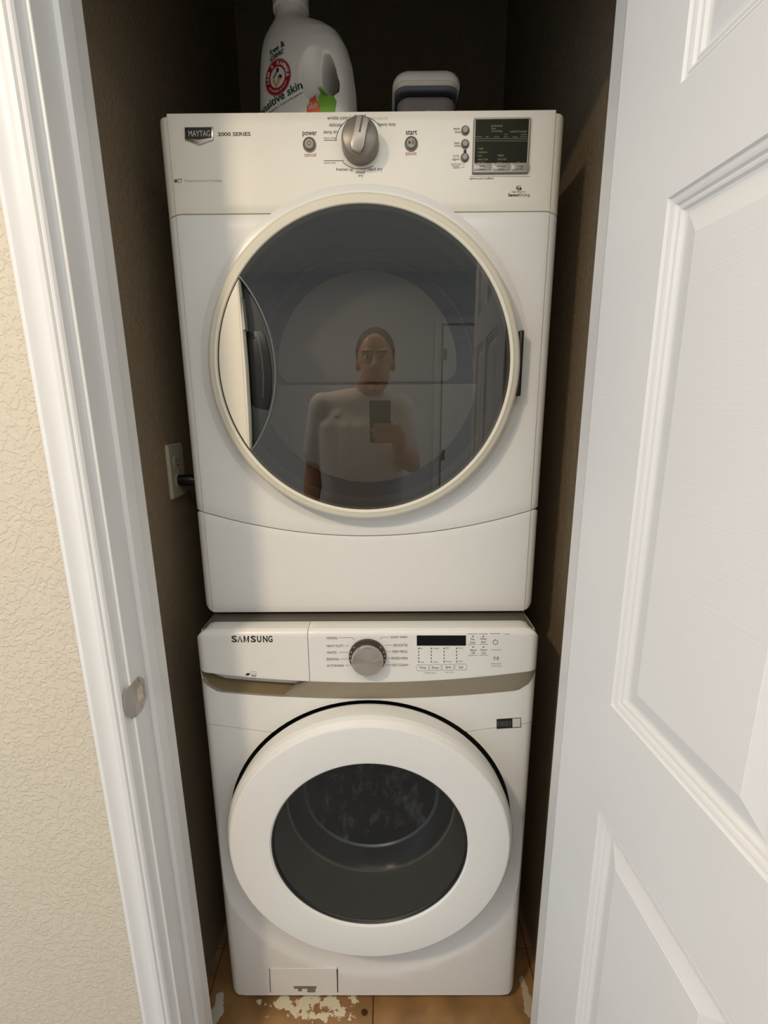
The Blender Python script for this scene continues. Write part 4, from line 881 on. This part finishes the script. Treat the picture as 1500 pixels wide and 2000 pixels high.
# left hand, relaxed at the side
d_ = (WRL-ELL).normalized(); pl = WRL+d_*.055; g.tube([WRL, WRL+d_*.03, WRL+d_*.085], [.026, .030, .032], 14)
for k, (dy, L_) in enumerate(((.036, .078), (.013, .088), (-.010, .082), (-.031, .064))):
    b0 = WRL+d_*.088+Vector((0, dy*.8, 0)); g.tube([b0, b0+d_*L_*.5+Vector((.006, dy*.1, 0)), b0+d_*L_*.85+Vector((.022, dy*.1, 0))], [.0100, .0090, .0078], 8)
g.tube([WRL+d_*.03+Vector((.012, .020, 0)), WRL+d_*.065+Vector((.022, .046, 0)), WRL+d_*.10+Vector((.024, .056, 0))], [.012, .0105, .009], 8)
# right hand: palm beside the phone, four fingers across its back, thumb on the glass side
g.tube([WRR, wp(.052, -.142, -.034), wp(.046, -.105, -.014)], [.027, .028, .025], 14); g.tube([wp(.048, -.145, -.032), wp(.038, -.078, -.008)], [.023, .017], 12)
for k, (bb, L_) in enumerate(((-.068, .058), (-.088, .066), (-.108, .063), (-.127, .052))):
    g.tube([wp(.040, bb-.004, -.006), wp(.028, bb, .008), wp(.018-L_*.45, bb+.004, .0095), wp(.018-L_, bb+.003, .0062)], [.0105, .0095, .0088, .0078], 9)
g.tube([wp(.050, -.128, -.030), wp(.042, -.090, -.032), wp(.022, -.066, -.0270), wp(.004, -.058, -.0225)], [.0135, .0120, .0105, .0090], 10)
body = voxel('body', g, M_skin, man, .0042, 5)
g = G(); g.ellipsoid(HC+Vector((0, -.024, .050)), (.0825, .097, .094), 32, 24)
for sx in (-1, 1): g.tube([HC+Vector((sx*.072, .006, .05)), HC+Vector((sx*.0735, .006, .010))], [.014, .009], 10)
hair = voxel('hair', g, M_hair, man, .006, 2)
for sx in (-1, 1): 
    e = G().ellipsoid(HC+Vector((sx*.031, .0775, .013)), (.0125, .0085, .0075), 14, 10).build('eye', mat('eye white', lin(200, 190, 180), .3), man); G().ellipsoid(HC+Vector((sx*.031, .0845, .013)), (.0055, .0025, .0055), 12, 8).build('iris', M_ink, e)
    G().tube([HC+Vector((sx*.016, .093, .034)), HC+Vector((sx*.048, .080, .036))], .0035, 6).build('eyebrow', M_hair, man)
G().tube([HC+Vector((-.021, .0845, -.066)), HC+Vector((0, .0945, -.0655)), HC+Vector((.021, .0845, -.066))], [.0022, .003, .0022], 8).build('lips', mat('lips', lin(150, 88, 76), .5), man)
g = G()
for dx, r0_, r1, r2, r3 in ((-.078, .106, .106, .106, .098), (-.04, .117, .116, .117, .106), (0, .120, .119, .120, .109), (.04, .117, .116, .117, .106), (.078, .106, .106, .106, .098)):
    g.tube([(px0+dx, py0, .93), (px0+dx, py0+.012, 1.05), (px0+dx*1.15, py0+.01, 1.20), (px0+dx*1.4+.004, py0+.004, 1.33), (px0+dx*1.0+.004, py0+.004, 1.38)], [r0_, r1, r2, r3, .082], 20)
g.tube([SHL+Vector((.03, 0, .0)), (px0+.005, py0+.005, 1.425), SHR+Vector((-.03, 0, .0))], [.064, .078, .064], 18)
for a, b in ((SHL, ELL), (SHR, ELR)): g.tube([a, a.lerp(b, .3), a.lerp(b, .70)], [.065, .064, .062], 18)
voxel('t_shirt', g, M_shirt, man, .0055, 14)
shirt = [o for o in man.children if o.name.startswith('t_shirt')][0]
sb = BVHTree.FromPolygons([(v_.co+man.location)[:] for v_ in shirt.data.vertices], [p.vertices[:] for p in shirt.data.polygons])
def swo():
    pts = [(-.022, .004), (-.012, -.006), (.002, -.006), (.022, .008), (.000, -.001), (-.012, -.001)]; v = []
    for x, z in pts:
        X, Z = -.165+x, 1.375-z*0+z; h = sb.ray_cast(Vector((X, 1, Z)), Vector((0, -1, 0))); v.append((X, (h[0].y if h[0] else -.25)+.0012, Z))
    obj('chest_logo', v, [(0, 1, 2, 3, 4, 5)], M_ink, man, sm=False)
swo()
g = G(); g.tube([(px0-.06, py0, .90), (px0+.06, py0, .90)], [.128, .128], 20)
for sx in (-1, 1): g.tube([(px0+sx*.075, py0, .90), (px0+sx*.098, py0+.012, .62)], [.108, .098], 18)
voxel('shorts', g, M_shorts, man, .006, 6)
for sx in (-1, 1):
    hx = px0+sx*.085; g = G().tube([(hx+sx*.02, py0-.045, .048), (hx+sx*.03, py0+.06, .046), (hx+sx*.037, py0+.165, .036)], [.047, .050, .035], 16)
    g.v = [(x, y, max(z, .001)) for x, y, z in g.v]; g.tube([(hx+sx*.02, py0-.012, .05), (hx+sx*.02, py0-.010, .10)], [.046, .045], 14, caps=False); voxel('shoe', g, M_shoe, man, .006, 3)

for o in S.objects:
    if '_o' in o: del o['_o']
